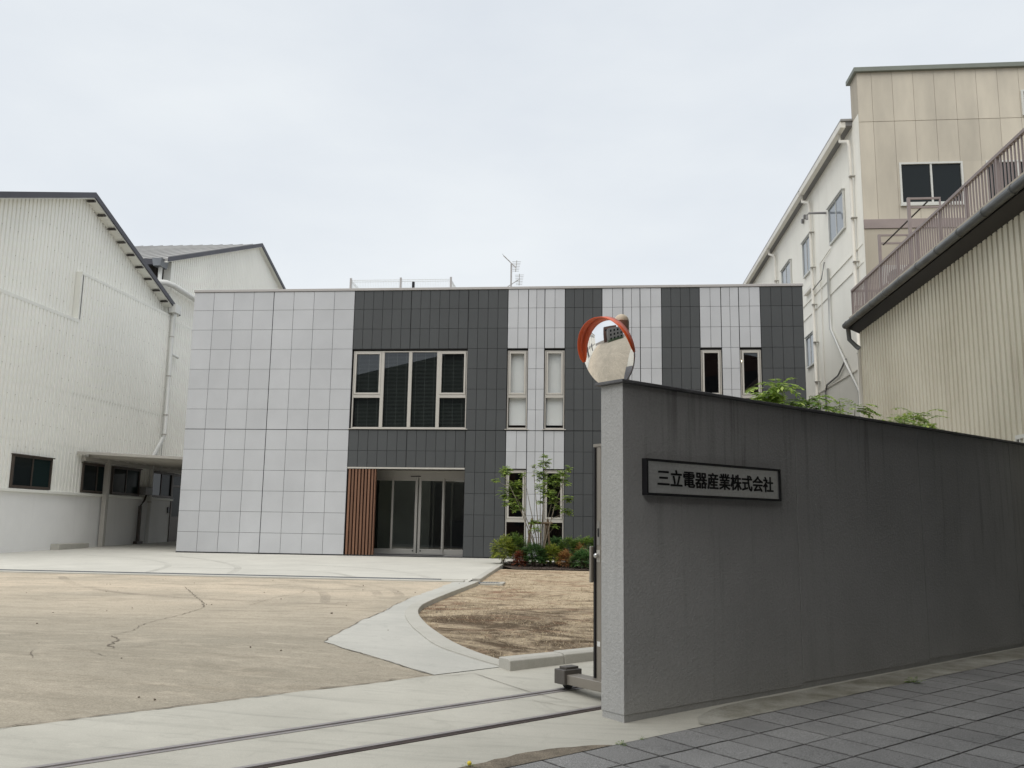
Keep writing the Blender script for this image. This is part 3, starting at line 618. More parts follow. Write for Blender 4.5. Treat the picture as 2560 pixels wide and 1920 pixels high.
# ---- entrance recess
EY = 1.05
en = MB(); en.box(A0, A1, 0.24, EY+0.3, 2.53, 2.6); en.build('soffit', M['soffit'], off)
MB().box(A0, A1, 0.0, 0.24, 2.48, 2.523).build('soffit_trim', M['alu'], off)
for xx in (5.9, 6.75, 7.65): MB().tube([(xx, 0.55, 2.515), (xx, 0.55, 2.535)], 0.06, 12).build('downlight', M['sticker'], off)
MB().box(A1+0.001, A1+0.1, 0.24, EY+0.3, 0, 2.53).build('reveal', M['panel_dark'], off); MB().box(A0-0.1, A0-0.001, 0.24, EY+0.3, 0, 2.53).build('reveal', M['panel_dark'], off)
MB().box(A0, A1, 0.06, 6.0, -0.1, 0.03).build('entrance_floor', M['boxgrey'], off)
MB().box(A0, A1, EY-0.12, EY+0.2, 0.031, 0.075).build('threshold', M['door_alu'], off)
slme = None
for k in range(8):
    x = 5.02 + 0.0965*k
    if slme is None:
        m = MB().box(-0.028, 0.028, 0.0, 0.11, 0, 2.44); slme = bpy.data.meshes.new('slat'); slme.from_pydata(m.v, [], m.f); slme.materials.append(M['wood'])
    place('slat', slme, (x+0.042, 0.015, 0.035), off)
MB().box(A0+0.005, 5.80, 0.135, 0.15, 0.035, 2.475).build('slat_backing', M['wood_back'], off)
MB().box(5.80, 5.83, 0.02, 0.15, 0.035, 2.475).build('slat_edge', M['wood'], off)
h = MB(); h.box(A0, A1, EY-0.03, EY+0.12, 2.27, 2.50); h.build('door_header', M['door_alu'], off)
MB().box(6.65, 6.95, EY-0.055, EY-0.03, 2.31, 2.335).build('door_sensor', M['black'], off)
def glazing(name, x0, x1, y, bot, wl, wr, lock=None):
    m = MB(); rect_frame(m, x0, x1, 0.076, 2.27, y, y+0.05, wl, wr, bot, 0.075); d = m.build(name, M['door_alu'], off, bevel=0.003)
    pane(d, x0+wl-0.005, x1-wr+0.005, 0.075+bot, 2.2, y+0.025, 'glass_door')
    if lock: MB().tube([(lock, y-0.008, 0.14), (lock, y+0.002, 0.14)], 0.022, 12).build('lock', M['black'], d)
glazing('side_light', 5.05, 6.10, EY+0.03, 0.115, 0.03, 0.03); glazing('sliding_door', 6.09, 6.87, EY-0.02, 0.115, 0.055, 0.075, 6.77)
glazing('sliding_door', 6.905, 7.665, EY-0.02, 0.115, 0.075, 0.055, 7.0); glazing('side_light', 7.655, A1-0.01, EY+0.03, 0.115, 0.03, 0.03)
rm = MB(); P = [(A0-0.08,EY+0.3,0.0301),(A1+0.08,EY+0.3,0.0301),(A1+0.08,6,0.0301),(A0-0.08,6,0.0301),(A0-0.08,EY+0.3,2.52),(A1+0.08,EY+0.3,2.52),(A1+0.08,6,2.52),(A0-0.08,6,2.52)]
rm.add(P, [(4,7,6,5),(0,3,7,4),(1,5,6,2),(3,2,6,7)]); rm.build('lobby', M['interior'], off)
# inner lobby partition, counter and ceiling lamp
ip = MB(); rect_frame(ip, 6.9, 8.4, 0.04, 2.3, 3.3, 3.36, 0.05); ip.box(7.5, 7.55, 3.3, 3.36, 0.09, 2.25); ip.build('inner_partition', M['alu_dark'], off)
MB().box(5.1, 6.8, 3.4, 3.5, 0.035, 2.5).build('inner_wall', M['interior'], off)
MB().box(7.35, 8.3, 4.2, 4.7, 0.035, 1.05).build('reception_counter', M['interior_dark'], off)
for (xa, yy) in ((7.55, 3.9), (7.5, 2.4)): MB().box(xa, xa+0.75, yy, yy+0.04, 2.30 if yy > 3 else 2.46, 2.33 if yy > 3 else 2.49).build('ceiling_lamp', M['tube_lamp'], off)
mat_ = MB().box(5.75, 7.75, 0.35, 0.93, 0.031, 0.043).build('door_mat', M['black'])
tag(mat_, 'black door mat lying in front of the sliding glass entrance doors', 'mat')

# ---- on the roof
fz0, fz1 = 7.45, 8.92
rf = thing('roof_fence', 'pale wire-mesh safety fence on the office roof', 'fence', (5.8, 2.6, fz0))
FY0, FY1, FX = 2.62, 4.2, (4.07, 5.75, 7.42)
for x in FX: MB().box(x-0.03, x+0.03, FY0-0.03, FY0+0.03, fz0, fz1).build('post', M['coping'], rf)
for x in (FX[0], FX[2]): MB().box(x-0.03, x+0.03, FY1-0.03, FY1+0.03, fz0, fz1).build('post', M['coping'], rf)
def mesh_panel(p, q):
    p, q = Vector(p), Vector(q); L = (q-p).length; m = MB(); d = (q-p).normalized()
    for z in (0.1, 0.35, 0.6, 0.85, 1.1, 1.34, 1.40): m.tube([p+Vector((0,0,z)), q+Vector((0,0,z))], 0.006, 4, False)
    k = 0.03
    while k < L-0.02: m.tube([p+d*k+Vector((0,0,0.06)), p+d*k+Vector((0,0,1.41))], 0.003, 3, False); k += 0.055
    m.build('mesh_panel', M['ac'], rf)
mesh_panel((FX[0]+0.03, FY0, fz0), (FX[1]-0.03, FY0, fz0)); mesh_panel((FX[1]+0.03, FY0, fz0), (FX[2]-0.03, FY0, fz0))
mesh_panel((FX[0], FY0+0.03, fz0), (FX[0], FY1-0.03, fz0)); mesh_panel((FX[2], FY0+0.03, fz0), (FX[2], FY1-0.03, fz0))
hatch = MB().box(5.2, 6.6, 1.4, 2.3, 7.45, 8.22).build('roof_hatch', M['coping'], bevel=0.01); tag(hatch, 'low grey hatch box behind the roof parapet', 'hatch')
vp_ = MB().tube([(6.42, 1.5, 7.45), (6.42, 1.5, 8.45)], 0.045, 10).build('vent_pipe', M['black']); tag(vp_, 'short dark vent pipe rising behind the office roof edge', 'pipe')
an = thing('tv_antenna', 'mast with two small television aerials on the office roof', 'antenna', (9.36, 3.0, 7.45))
MB().tube([(9.36, 3, 7.45), (9.36, 3, 9.46)], 0.028, 8).build('mast', M['coping'], an)
def yagi(name, c, up_dir, n, ln, el):
    c = Vector(c); u = Vector(up_dir).normalized(); m = MB(); m.tube([c-u*ln/2, c+u*ln/2], 0.012, 5)
    side_ = u.cross(Vector((0, 1, 0))).normalized()
    for k in range(n):
        p = c - u*ln/2 + u*ln*(k+0.3)/n; l2 = el*(0.7+0.3*k/n)
        m.tube([p - side_*l2/2, p + side_*l2/2], 0.006, 4)
    m.build(name, M['alu_dark'], an)
yagi('aerial', (9.52, 3.0, 9.38), (0.03, 0.5, 1), 7, 0.5, 0.30); yagi('aerial', (9.63, 3.0, 8.92), (-0.03, 0.5, 1), 7, 0.5, 0.30)
MB().tube([(9.10, 3, 9.74), (9.50, 3, 9.34)], 0.018, 6).build('boom', M['coping'], an); MB().tube([(9.15, 3, 8.62), (9.62, 3, 8.92)], 0.014, 6).build('boom', M['coping'], an)
for dz in (0.0, 0.1, 0.2): MB().tube([(9.10-0.02+dz, 2.8, 9.74-dz), (9.10+0.02+dz, 3.2, 9.74-dz)], 0.006, 4).build('element', M['alu_dark'], an)

# ================================================================== LEFT WAREHOUSES
XL = -3.95
w1 = thing('warehouse', 'cream ribbed-metal gabled warehouse with a row of dark windows at left', 'warehouse', (-10, 0.44, 0))
RY, RZ, SL, YE0, YE1 = 0.44, 11.07, 0.385, -5.4, 6.27
roofz = lambda y: RZ - SL*abs(y-RY)
body = MB(); body.prism([(XL-0.22, YE0, -0.2), (XL-0.22, YE1, -0.2), (XL-0.22, YE1, roofz(YE1)-0.1), (XL-0.22, RY, RZ-0.1), (XL-0.22, YE0, roofz(YE0)-0.1)], (-46, 0, 0)); body.build('wall', M['clad'], w1)
up1 = MB(); up1.corr((XL-0.19, YE0), (0, 1), YE1-YE0, 6.85, lambda q: roofz(YE0+q)-0.05, (1, 0), 0.17, 0.042); up1.build('upper_cladding', M['clad'], w1)
for (ya, yb, z0, z1) in ((YE0, 0.42, 4.75, 6.95), (0.42, YE1, 4.75, 8.50)):
    MB().corr((XL, ya), (0, 1), yb-ya, z0, z1, (1, 0), 0.17, 0.042).build('cladding', M['clad'], w1)
MB().corr((XL-0.004, YE0), (0, 1), YE1-YE0, 3.10, 4.754, (1, 0), 0.17, 0.042).build('cladding', M['clad'], w1)
MB().corr((XL-0.008, YE0), (0, 1), YE1-YE0, 1.70, 3.104, (1, 0), 0.17, 0.042).build('cladding', M['clad'], w1)
fl = MB(); fl.box(XL-0.19, XL+0.045, YE0, 0.46, 6.95, 7.06); fl.box(XL-0.19, XL+0.045, 0.36, YE1, 8.50, 8.60); fl.box(XL-0.19, XL+0.042, 0.34, 0.47, 7.06, 8.50); fl.build('flashing', M['flash'], w1, bevel=0.008)
pl = MB(); pl.box(XL-0.1, XL+0.05, YE0, 7.25, -0.3, 1.63); pl.build('plinth', M['white_wall'], w1)
MB().box(XL-0.05, XL+0.13, YE0, 7.30, 1.632, 1.72).build('plinth_ledge', M['flash'], w1, bevel=0.01)
def slope_bar(par, name, mt, y0, y1, x0, x1, dz0, dz1, fz):
    m = MB(); m.prism([(x0, y0, fz(y0)+dz0), (x0, y1, fz(y1)+dz0), (x0, y1, fz(y1)+dz1), (x0, y0, fz(y0)+dz1)], (x1-x0, 0, 0)); return m.build(name, mt, par)
for (ya, yb) in ((YE0-0.3, RY), (RY, YE1+0.35)):
    slope_bar(w1, 'barge_board', M['fascia'], ya, yb, XL+0.16, XL+0.20, -0.02, 0.16, roofz)
    slope_bar(w1, 'roof', M['roof_grey'], ya, yb, XL-46, XL+0.16, 0.0, 0.12, roofz)
    slope_bar(w1, 'eave_board', M['flash'], ya, yb, XL-0.15, XL+0.155, -0.06, -0.005, roofz)
for k in range(10):
    y = RY+0.05+k*0.64; MB().box(XL-0.1, XL+0.155, y-0.05, y+0.05, roofz(y)-0.12, roofz(y)-0.075).build('purlin_end', M['dark_brown'], w1)
def screws(par, X, y0, y1, zs, zf=None):
    m = MB()
    for z in zs:
        y = y0+0.14
        while y < y1:
            if zf is None or z < zf(y)-0.2: 
                if random.random() < 0.8: m.box(X, X+0.01, y-0.009, y+0.009, z-0.011, z+0.011)
            y += 0.34
    ob_ = m.build('screw_row', M['alu'], par, kind='stuff'); return ob_
screws(w1, XL+0.04, YE0, 0.3, (2.9, 3.6, 4.3, 5.1, 5.8, 6.5)); screws(w1, XL+0.04, 0.5, YE1, (2.9, 3.6, 4.3, 5.1, 5.8, 6.5, 7.2, 7.9)); screws(w1, XL-0.15, YE0, YE1, (7.5, 8.2, 8.9, 9.6, 10.3), roofz)
def side_window(par, X, y0, y1, z0, z1, fm, panes, out=1, split=0.5, t=0.05, sill=True, depth=0.07):
    m = MB()
    xa, xb = (X, X+depth*out)
    m.box(xa, xb, y0, y0+t, z0, z1); m.box(xa, xb, y1-t, y1, z0, z1); m.box(xa, xb, y0+t, y1-t, z0, z0+t*1.5); m.box(xa, xb, y0+t, y1-t, z1-t, z1)
    ym = y0+(y1-y0)*split; m.box(xa, xb-0.012*out, ym-t*0.4, ym+t*0.4, z0+t*1.5, z1-t)
    if sill: m.box(xa, xb+0.04*out, y0-0.04, y1+0.04, z1+0.001, z1+0.03)
    wn = m.build('window', fm, par)
    for (a, b, mt, dx) in ((y0+t, ym-t*0.4, panes[0], 0.5), (ym+t*0.4, y1-t, panes[1], 0.35)):
        x = X+depth*out*dx; p = MB(); q = [(x,a,z0+t),(x,b,z0+t),(x,b,z1-t),(x,a,z1-t)]
        p.add(q if out > 0 else q[::-1], [(0,1,2,3)]); p.build('pane', M[mt], wn)
    return wn
for (a, b) in ((-2.05, -0.28), (1.32, 2.95), (3.05, 4.82), (5.58, 7.2)):
    side_window(w1, XL+0.025, a, b, 1.74, 2.65, M['brown_alu'], ('pane_dark', 'pane_teal'))
dd = MB(); dd.box(XL+0.02, XL+0.08, 7.24, 7.32, 0.1, 2.66); dd.box(XL+0.02, XL+0.08, 8.1, 8.18, 0.1, 2.66); dd.box(XL+0.02, XL+0.08, 7.32, 8.1, 2.58, 2.66); dd.box(XL+0.02, XL+0.08, 7.32, 8.1, 2.16, 2.24)
dd.box(XL+0.02, XL+0.06, 7.32, 8.1, 0.11, 1.05); door = dd.build('door', M['brown_alu'], w1)
p = MB(); p.add([(XL+0.045,7.32,1.05),(XL+0.045,8.1,1.05),(XL+0.045,8.1,2.58),(XL+0.045,7.32,2.58)], [(0,1,2,3)]); p.build('pane', M['pane_teal'], door)
kp = MB().box(XL+0.052, XL+0.09, 7.02, 7.16, 1.18, 1.40).build('keypad', M['black'], w1, bevel=0.006)
jb = MB().box(XL+0.06, XL+0.30, 4.88, 5.36, 1.79, 2.06).build('junction_box', M['boxgrey'], w1, bevel=0.008)
cd = MB()
cd.tube([(XL+0.16, 5.2, 1.8), (XL+0.16, 5.1, 1.6), (XL+0.14, 4.92, 1.42), (XL+0.12, 4.92, 0.08)], 0.035, 6)
for dy in (-0.09, 0.09): cd.tube([(XL+0.12, 4.92+dy, 1.4), (XL+0.12, 4.92+dy, 0.08)], 0.02, 6)
cd.box(XL+0.06, XL+0.2, 4.74, 5.14, 0.07, 0.17); cd.build('conduit', M['brown_alu'], w1)
dp = MB(); dp.tube([(XL+0.15, 6.2, 8.72), (XL+0.2, 6.17, 8.55), (XL+0.15, 6.16, 8.4), (XL+0.15, 6.16, 3.98), (XL+0.15, 6.1, 3.9), (XL+0.15, 5.5, 3.2), (XL+0.15, 5.46, 3.05), (XL+0.15, 5.46, 0.09)], 0.075, 10)
dpo = dp.build('downpipe', M['pipe_white'], w1, smooth=True)
for z in (7.75, 6.25, 4.78, 4.05, 1.55): MB().tube([(XL+0.15, 6.16 if z > 3 else 5.46, z-0.02), (XL+0.15, 6.16 if z > 3 else 5.46, z+0.02)], 0.085, 10).build('clip', M['post'], dpo)
MB().box(XL+0.02, XL+0.30, 6.0, 6.42, 8.66, 8.98).build('hopper', M['pipe_white'], w1, bevel=0.01)
MB().tube([(XL+0.16, 6.2, 7.1), (XL+0.16, 6.75, 7.05)], 0.05, 8).build('overflow_pipe', M['pipe_white'], w1)
blk = MB().box(XL+0.06, XL+0.33, 0.05, 1.6, -0.05, 0.175).build('concrete_block', M['kerb'], bevel=0.01); tag(blk, 'low concrete block against the base of the left warehouse wall', 'block')

w2 = thing('warehouse', 'taller cream gabled warehouse with grey sloping roof behind the left one', 'warehouse', (-10, 14.2, 0))
R2Y, R2Z, S2 = 14.23, 13.93, 0.39; Y20, Y21 = 6.05, 22.4
rz2 = lambda y: R2Z - S2*abs(y-R2Y)
b2 = MB(); b2.prism([(XL-0.1, Y20+0.05, 0), (XL-0.1, Y21, 0), (XL-0.1, Y21, rz2(Y21)-0.1), (XL-0.1, R2Y, R2Z-0.1), (XL-0.1, Y20+0.05, rz2(Y20)-0.1)], (-16, 0, 0)); b2.build('wall', M['dark_brown'], w2)
MB().corr((XL-0.07, Y20), (0, 1), Y21-Y20, 8.45, lambda q: rz2(Y20+q)-0.05, (1, 0), 0.17, 0.042).build('upper_cladding', M['clad'], w2)
MB().corr((XL-0.002, Y20+0.25), (0, 1), Y21-Y20-0.25, 1.7, 8.40, (1, 0), 0.17, 0.042).build('cladding', M['clad'], w2)
MB().box(XL-0.09, XL+0.03, 7.25, Y21, -0.1, 1.7).build('plinth', M['white_wall'], w2)
MB().box(XL-0.07, XL+0.04, Y20+0.25, Y21, 8.40, 8.47).build('flashing', M['flash'], w2)
MB().box(XL-0.30, XL-0.01, Y20-0.03, Y20+0.12, 8.2, rz2(Y20)-0.12).build('corner_trim', M['flash'], w2)
MB().corr((XL-8, Y20-0.01), (1, 0), 7.7, 8.6, rz2(Y20)-0.15, (0, -1), 0.17, 0.03).build('end_cladding', M['dark_brown'], w2)
for (ya, yb) in ((Y20-0.62, R2Y), (R2Y, Y21+0.3)):
    slope_bar(w2, 'barge_board', M['fascia'], ya, yb, XL+0.14, XL+0.18, -0.03, 0.15, rz2)
    slope_bar(w2, 'roof', M['roof_grey'], ya, yb, XL-16, XL+0.14, 0.0, 0.10, rz2)
    slope_bar(w2, 'eave_board', M['flash'], ya, yb, XL-0.05, XL+0.135, -0.06, -0.005, rz2)
for k in range(30):   # standing ribs on the visible roof slope
    x = XL-0.3-k*0.5; slope_bar(w2, 'roof_rib', M['roof_grey'], Y20-0.62, R2Y-0.05, x-0.02, x+0.02, 0.1, 0.13, rz2)
ge_ = rz2(Y20-0.6)
MB().box(XL-14, XL-0.35, Y20-0.80, Y20-0.62, ge_-0.18, ge_+0.04).build('gutter', M['fascia'], w2)
hp = MB(); hp.prism([(XL-0.36, Y20-0.85, ge_+0.05), (XL+0.02, Y20-0.85, ge_+0.05), (XL-0.03, Y20-0.85, ge_-0.25), (XL-0.30, Y20-0.85, ge_-0.25)], (0, 0.55, 0)); hp.build('hopper', M['grate'], w2)
bp = MB(); bp.tube([(XL-0.16, Y20-0.55, ge_-0.25), (XL-0.16, Y20-0.55, ge_-0.75)], 0.075, 10); bp.tube([(XL-8, Y20-0.55, ge_-0.80), (XL-0.2, Y20-0.55, ge_-0.80), (XL+0.08, Y20-0.50, ge_-0.82), (XL+0.2, Y20-0.15, ge_-0.84), (XL+0.2, Y20+5, ge_-1.0)], 0.11, 12)
bp.build('rain_pipe', M['pipe_white'], w2, smooth=True)

# canopy between the warehouse and the office
cn = thing('canopy', 'flat grey canopy on a post between the left warehouse and the office', 'canopy', (-3.7, 2.5, 0.04))
def czf(x): return 2.94 - 0.043*(x+3.85)
m = MB(); m.prism([(-3.88, 1.0, czf(-3.88)), (-0.06, 1.0, czf(-0.06)), (-0.06, 1.0, czf(-0.06)+0.045), (-3.88, 1.0, czf(-3.88)+0.045)], (0, 9, 0)); m.build('roof_sheet', M['poly'], cn)
m = MB(); m.prism([(-3.9, 0.96, czf(-3.9)-0.03), (-0.06, 0.96, czf(-0.06)-0.03), (-0.06, 0.96, czf(-0.06)+0.05), (-3.9, 0.96, czf(-3.9)+0.05)], (0, 0.04, 0)); m.build('front_beam', M['post'], cn)
for k in range(13):
    y = 1.45+0.6*k; m = MB(); m.prism([(-3.8, y, czf(-3.8)-0.10), (-0.06, y, czf(-0.06)-0.10), (-0.06, y, czf(-0.06)-0.003), (-3.8, y, czf(-3.8)-0.003)], (0, 0.05, 0)); m.build('joist', M['poly'], cn)
MB().box(-3.86, -3.74, 1.2, 9.8, 2.72, 2.84).build('wall_beam', M['post'], cn, bevel=0.005)
MB().box(-3.83, -3.68, 2.44, 2.59, 0.0, 2.90).build('post', M['post'], cn, bevel=0.006)

# ================================================================== RIGHT: BEIGE FACTORY
XR, YR = 19.87, 0.30
bf = thing('factory', 'tall beige panelled factory block rising at right behind the corrugated building', 'factory', (24, 10, 0))
MB().box(XR, 34, YR+0.03, 1.0, -0.3, 14.40).build('front_wall', M['beige_low'], bf)
MB().box(XR+0.01, 34, 1.0, 40, -0.3, 13.15).build('side_wall', M['cream'], bf)
MB().box(XR-0.004, XR+0.3, YR+0.034, 1.001, -0.3, 13.1).build('corner_wall', M['cream'], bf)
MB().box(XR-0.1, 34, YR-0.10, 1.1, 14.37, 14.51).build('coping', M['green_cap'], bf, bevel=0.01)
XJ = [19.87, 20.28] + [20.28+0.592*k for k in range(1, 23)]
FWIN = [(20.93, 22.70, 10.24, 11.52), (23.34, 25.1, 10.24, 11.52)]
for i in range(len(XJ)-1):
    a, b = XJ[i]+0.004, XJ[i+1]-0.004; zz = [(9.82, 12.81), (12.825, 14.37)]
    for (p0, p1) in zz:
        segs = [(a, b, p0, p1)]
        for (wx0, wx1, wz0, wz1) in FWIN:
            out = []
            for (a_, b_, q0, q1) in segs:
                if b_ <= wx0 or a_ >= wx1 or q1 <= wz0 or q0 >= wz1: out.append((a_, b_, q0, q1)); continue
                if q0 < wz0: out.append((a_, b_, q0, wz0))
                if q1 > wz1: out.append((a_, b_, wz1, q1))
                if a_ < wx0: out.append((a_, wx0, max(q0, wz0), min(q1, wz1)))
                if b_ > wx1: out.append((wx1, b_, max(q0, wz0), min(q1, wz1)))
            segs = out
        for (a_, b_, q0, q1) in segs: MB().box(a_, b_, YR, YR+0.03, q0, q1).build('wall_panel', M['beige'], bf)
MB().box(XR-0.004, 34, YR-0.03, YR+0.03, 9.54, 9.81).build('band', M['mauve'], bf)
for k, (a, b) in enumerate(((XR, 21.3), (21.31, 23.3), (23.31, 25.3), (25.31, 34))):
    MB().box(a, b, YR, YR+0.03, -0.3, 7.9).build('lower_panel', M['beige_low'], bf); MB().box(a, b, YR, YR+0.03, 7.912, 9.53).build('lower_panel', M['beige_low'], bf)
for (x0, x1, z0, z1) in FWIN:
    m = MB(); rect_frame(m, x0, x1, z0, z1, YR-0.03, YR+0.06, 0.055, wb=0.07); m.box((x0+x1)/2-0.025, (x0+x1)/2+0.025, YR-0.02, YR+0.05, z0+0.07, z1-0.055); m.box(x0-0.03, x1+0.03, YR-0.07, YR-0.031, z0-0.05, z0)
    wn = m.build('window', M['ac'], bf)
    pane(wn, x0+0.05, (x0+x1)/2-0.02, z0+0.06, z1-0.05, YR+0.02, 'pane_dark'); pane(wn, (x0+x1)/2+0.02, x1-0.05, z0+0.06, z1-0.05, YR+0.026, 'pane_dark')
m = MB(); rect_frame(m, 24.45, 25.3, 12.87, 13.66, YR-0.04, YR+0.01, 0.06)
for k in range(9): m.obox((24.51, YR-0.03, 12.95+0.075*k), (0.73, 0, 0), (0, 0.04, 0.03), (0, 0, 0.012))
m.build('louvre_vent', M['ac'], bf)
# left side of the factory
for (a, b, z0, z1) in ((2.12, 3.92, 10.20, 11.46), (6.37, 7.70, 10.16, 11.5), (9.78, 11.5, 10.2, 11.55), (6.40, 7.68, 6.74, 7.88), (14, 15.7, 10.2, 11.55)):
    side_window(bf, XR+0.0, a, b, z0, z1, M['ac'], ('pane_blue', 'pane_blue'), out=-1, t=0.04, depth=0.06)
for z in (5.62, 9.14, 8.60): MB().box(XR-0.022, XR+0.02, YR+0.2, 40, z, z+0.05).build('string_course', M['cream'], bf)
MB().box(XR-0.12, XR, 6.3, 7.5, 9.44, 9.56).build('window_hood', M['pipe'], bf)
for z, nm in ((13.16, 'roof_edge'),): MB().box(XR-0.35, 34, 0.9, 40, z, z+0.06).build(nm, M['roof_grey'], bf)
for (a, b) in ((0.95, 6.5), (6.62, 12.9), (13.0, 20), (20.1, 30)):
    MB().box(XR-0.36, XR-0.20, a, b, 12.96, 13.15).build('gutter', M['pipe'], bf, bevel=0.012)
MB().box(XR-0.20, XR+0.01, 0.95, 40, 13.02, 13.155).build('eave_soffit', M['boxgrey'], bf)
for y in (1.05, 6.15, 12.45, 19):
    MB().tube([(XR-0.26, y+0.4, 12.98), (XR-0.26, y+0.35, 12.72), (XR-0.12, y, 12.55), (XR-0.10, y, 12.35), (XR-0.10, y, 0)], 0.055, 8).build('downpipe', M['pipe'], bf, smooth=True)
    q = MB()
    for z in (11.4, 10.1, 8.75, 7.4, 6.0): q.box(XR-0.17, XR, y-0.16, y-0.02, z, z+0.02)
    q.build('pipe_clip', M['post'], bf)
MB().tube([(XR-0.06, 4.17, 9.5), (XR-0.06, 4.18, 7.45), (XR-0.06, 2.44, 5.92), (XR-0.06, 1.31, 4.9), (XR-0.06, 1.31, 0.2)], 0.045, 8).build('drain_pipe', M['pipe_white'], bf, smooth=True)
MB().tube([(XR-0.03, 3.9, 10.1), (XR-0.03, 5.3, 10.0), (XR-0.03, 5.32, 5.6)], 0.018, 6).build('cable', M['pipe'], bf)
MB().tube([(XR-0.04, 2.6, 6.15), (XR-0.04, 3.6, 5.8), (XR-0.04, 5.0, 5.72), (XR-0.04, 5.2, 5.5), (XR-0.04, 5.2, 0)], 0.03, 6).build('conduit', M['boxgrey'], bf)
MB().tube([(XR-0.02, 4.75, 9.9), (XR-0.10, 4.9, 9.35), (XR-0.10, 6.4, 9.3)], 0.02, 6).build('conduit', M['boxgrey'], bf)
MB().tube([(XR, 4.35, 11.5), (XR-0.55, 4.4, 11.52), (XR-0.62, 4.4, 11.45), (XR-0.62, 4.4, 11.3)], 0.04, 8).build('vent_elbow', M['boxgrey'], bf, smooth=True)
for (y, z) in ((7.5, 12.33), (7.15, 12.37)): MB().tube([(XR, y, z), (XR-0.08, y, z)], 0.09, 10).build('vent_cap', M['boxgrey'], bf)
m = MB(); m.prism([(19.35, -1.9, 3.95), (19.35, 0.3, 4.05), (19.35, 0.3, 3.98), (19.35, -1.9, 3.80)], (0.8, 0, 0)); m.build('awning', M['grate'], bf)

# ================================================================== RIGHT: CORRUGATED BUILDING WITH ROOF TERRACE
XC = 18.5; YC0, YC1 = -13.6, -3.70
cb = thing('corrugated_building', 'corrugated beige metal building with roof terrace and dark gutter at right', 'building', (23, -8, -0.2))
MB().box(XC+0.02, 30, YC0, YC1, -0.4, 5.75).build('wall', M['corr'], cb)
MB().corr((XC-0.01, YC0), (0, 1), YC1-YC0, -0.35, 5.66, (-1, 0), 0.185, 0.055).build('cladding', M['corr'], cb)
MB().box(XC-0.05, XC+0.06, YC1-0.02, YC1+0.05, -0.35, 5.6).build('corner_trim', M['flash'], cb)
m = MB(); m.prism([(XC, YC0, 5.57), (18.2, YC0, 5.71), (18.2, YC0, 5.88), (XC, YC0, 5.88)], (0, YC1+0.1-YC0, 0)); m.build('soffit', M['black'], cb)
m = MB(); m.tube([(18.13, YC0, 5.78), (18.13, YC1+0.10, 5.78)], 0.075, 12); gt = m.build('gutter', M['gutter_dark'], cb, smooth=True)
for k in range(11): y = YC1-0.1-k*0.95; MB().tube([(18.13, y-0.02, 5.78), (18.13, y+0.02, 5.78)], 0.082, 12).build('gutter_joint', M['gutter_dark'], gt)
MB().box(18.24, 30, YC0, YC1+0.15, 5.885, 6.0).build('terrace_slab', M['beige_low'], cb)
MB().tube([(18.2, YC1+0.12, 5.75), (18.22, YC1+0.12, 5.45), (18.36, YC1+0.02, 5.25), (18.42, YC1, 5.2)], 0.055, 8).build('gutter_outlet', M['gutter_dark'], cb, smooth=True)
MB().tube([(18.42, YC1+0.02, 5.22), (18.42, YC1+0.02, -0.2)], 0.055, 8).build('downpipe', M['pipe_white'], cb, smooth=True)
RX = 18.36; RZ0, RZ1 = 6.06, 6.68
rl = MB(); rl.box(RX-0.03, RX+0.03, YC0+0.2, -3.48, RZ1-0.03, RZ1+0.02); rl.box(RX-0.02, RX+0.02, YC0+0.2, -3.48, RZ0-0.02, RZ0+0.015)
rl.box(RX, 21.5, -3.52, -3.47, RZ1-0.03, RZ1+0.02); rl.box(RX, 21.5, -3.52, -3.47, RZ0-0.02, RZ0+0.015)
rail = rl.build('railing', M['rail_mauve'], cb)
m = MB().box(-0.011, 0.011, -0.011, 0.011, 0, RZ1-0.03-RZ0-0.015); bme = bpy.data.meshes.new('baluster'); bme.from_pydata(m.v, [], m.f); bme.materials.append(M['rail_mauve'])
k = 0; y = -3.58
while y > YC0+0.3: place('baluster', bme, (RX, y, RZ0+0.015), rail); y -= 0.1135
for k in range(24): place('baluster', bme, (RX+0.12+0.1135*k, -3.495, RZ0+0.015), rail)
m = MB().box(-0.025, 0.025, -0.025, 0.025, 0, RZ1-0.03-6.0); pme2 = bpy.data.meshes.new('post'); pme2.from_pydata(m.v, [], m.f); pme2.materials.append(M['rail_mauve'])
for y in (-3.5, -4.62, -5.67, -6.79, -7.92, -9.06, -10.23, -11.4, -12.5): place('post', pme2, (RX+0.002, y, 6.0), rail)
m = MB(); m.box(XC-0.09, XC-0.05, -12.9, -11.2, 2.30, 2.36); m.box(XC-0.09, XC-0.05, -12.9, -11.2, 1.2, 1.26)
for k in range(14): m.box(XC-0.085, XC-0.055, -12.88+0.128*k, -12.84+0.128*k, 1.26, 2.30)
gr = m.build('window_grille', M['ac'], cb); MB().box(XC-0.046, XC-0.03, -12.9, -11.2, 1.2, 2.36).build('pane', M['pane_dark'], gr)
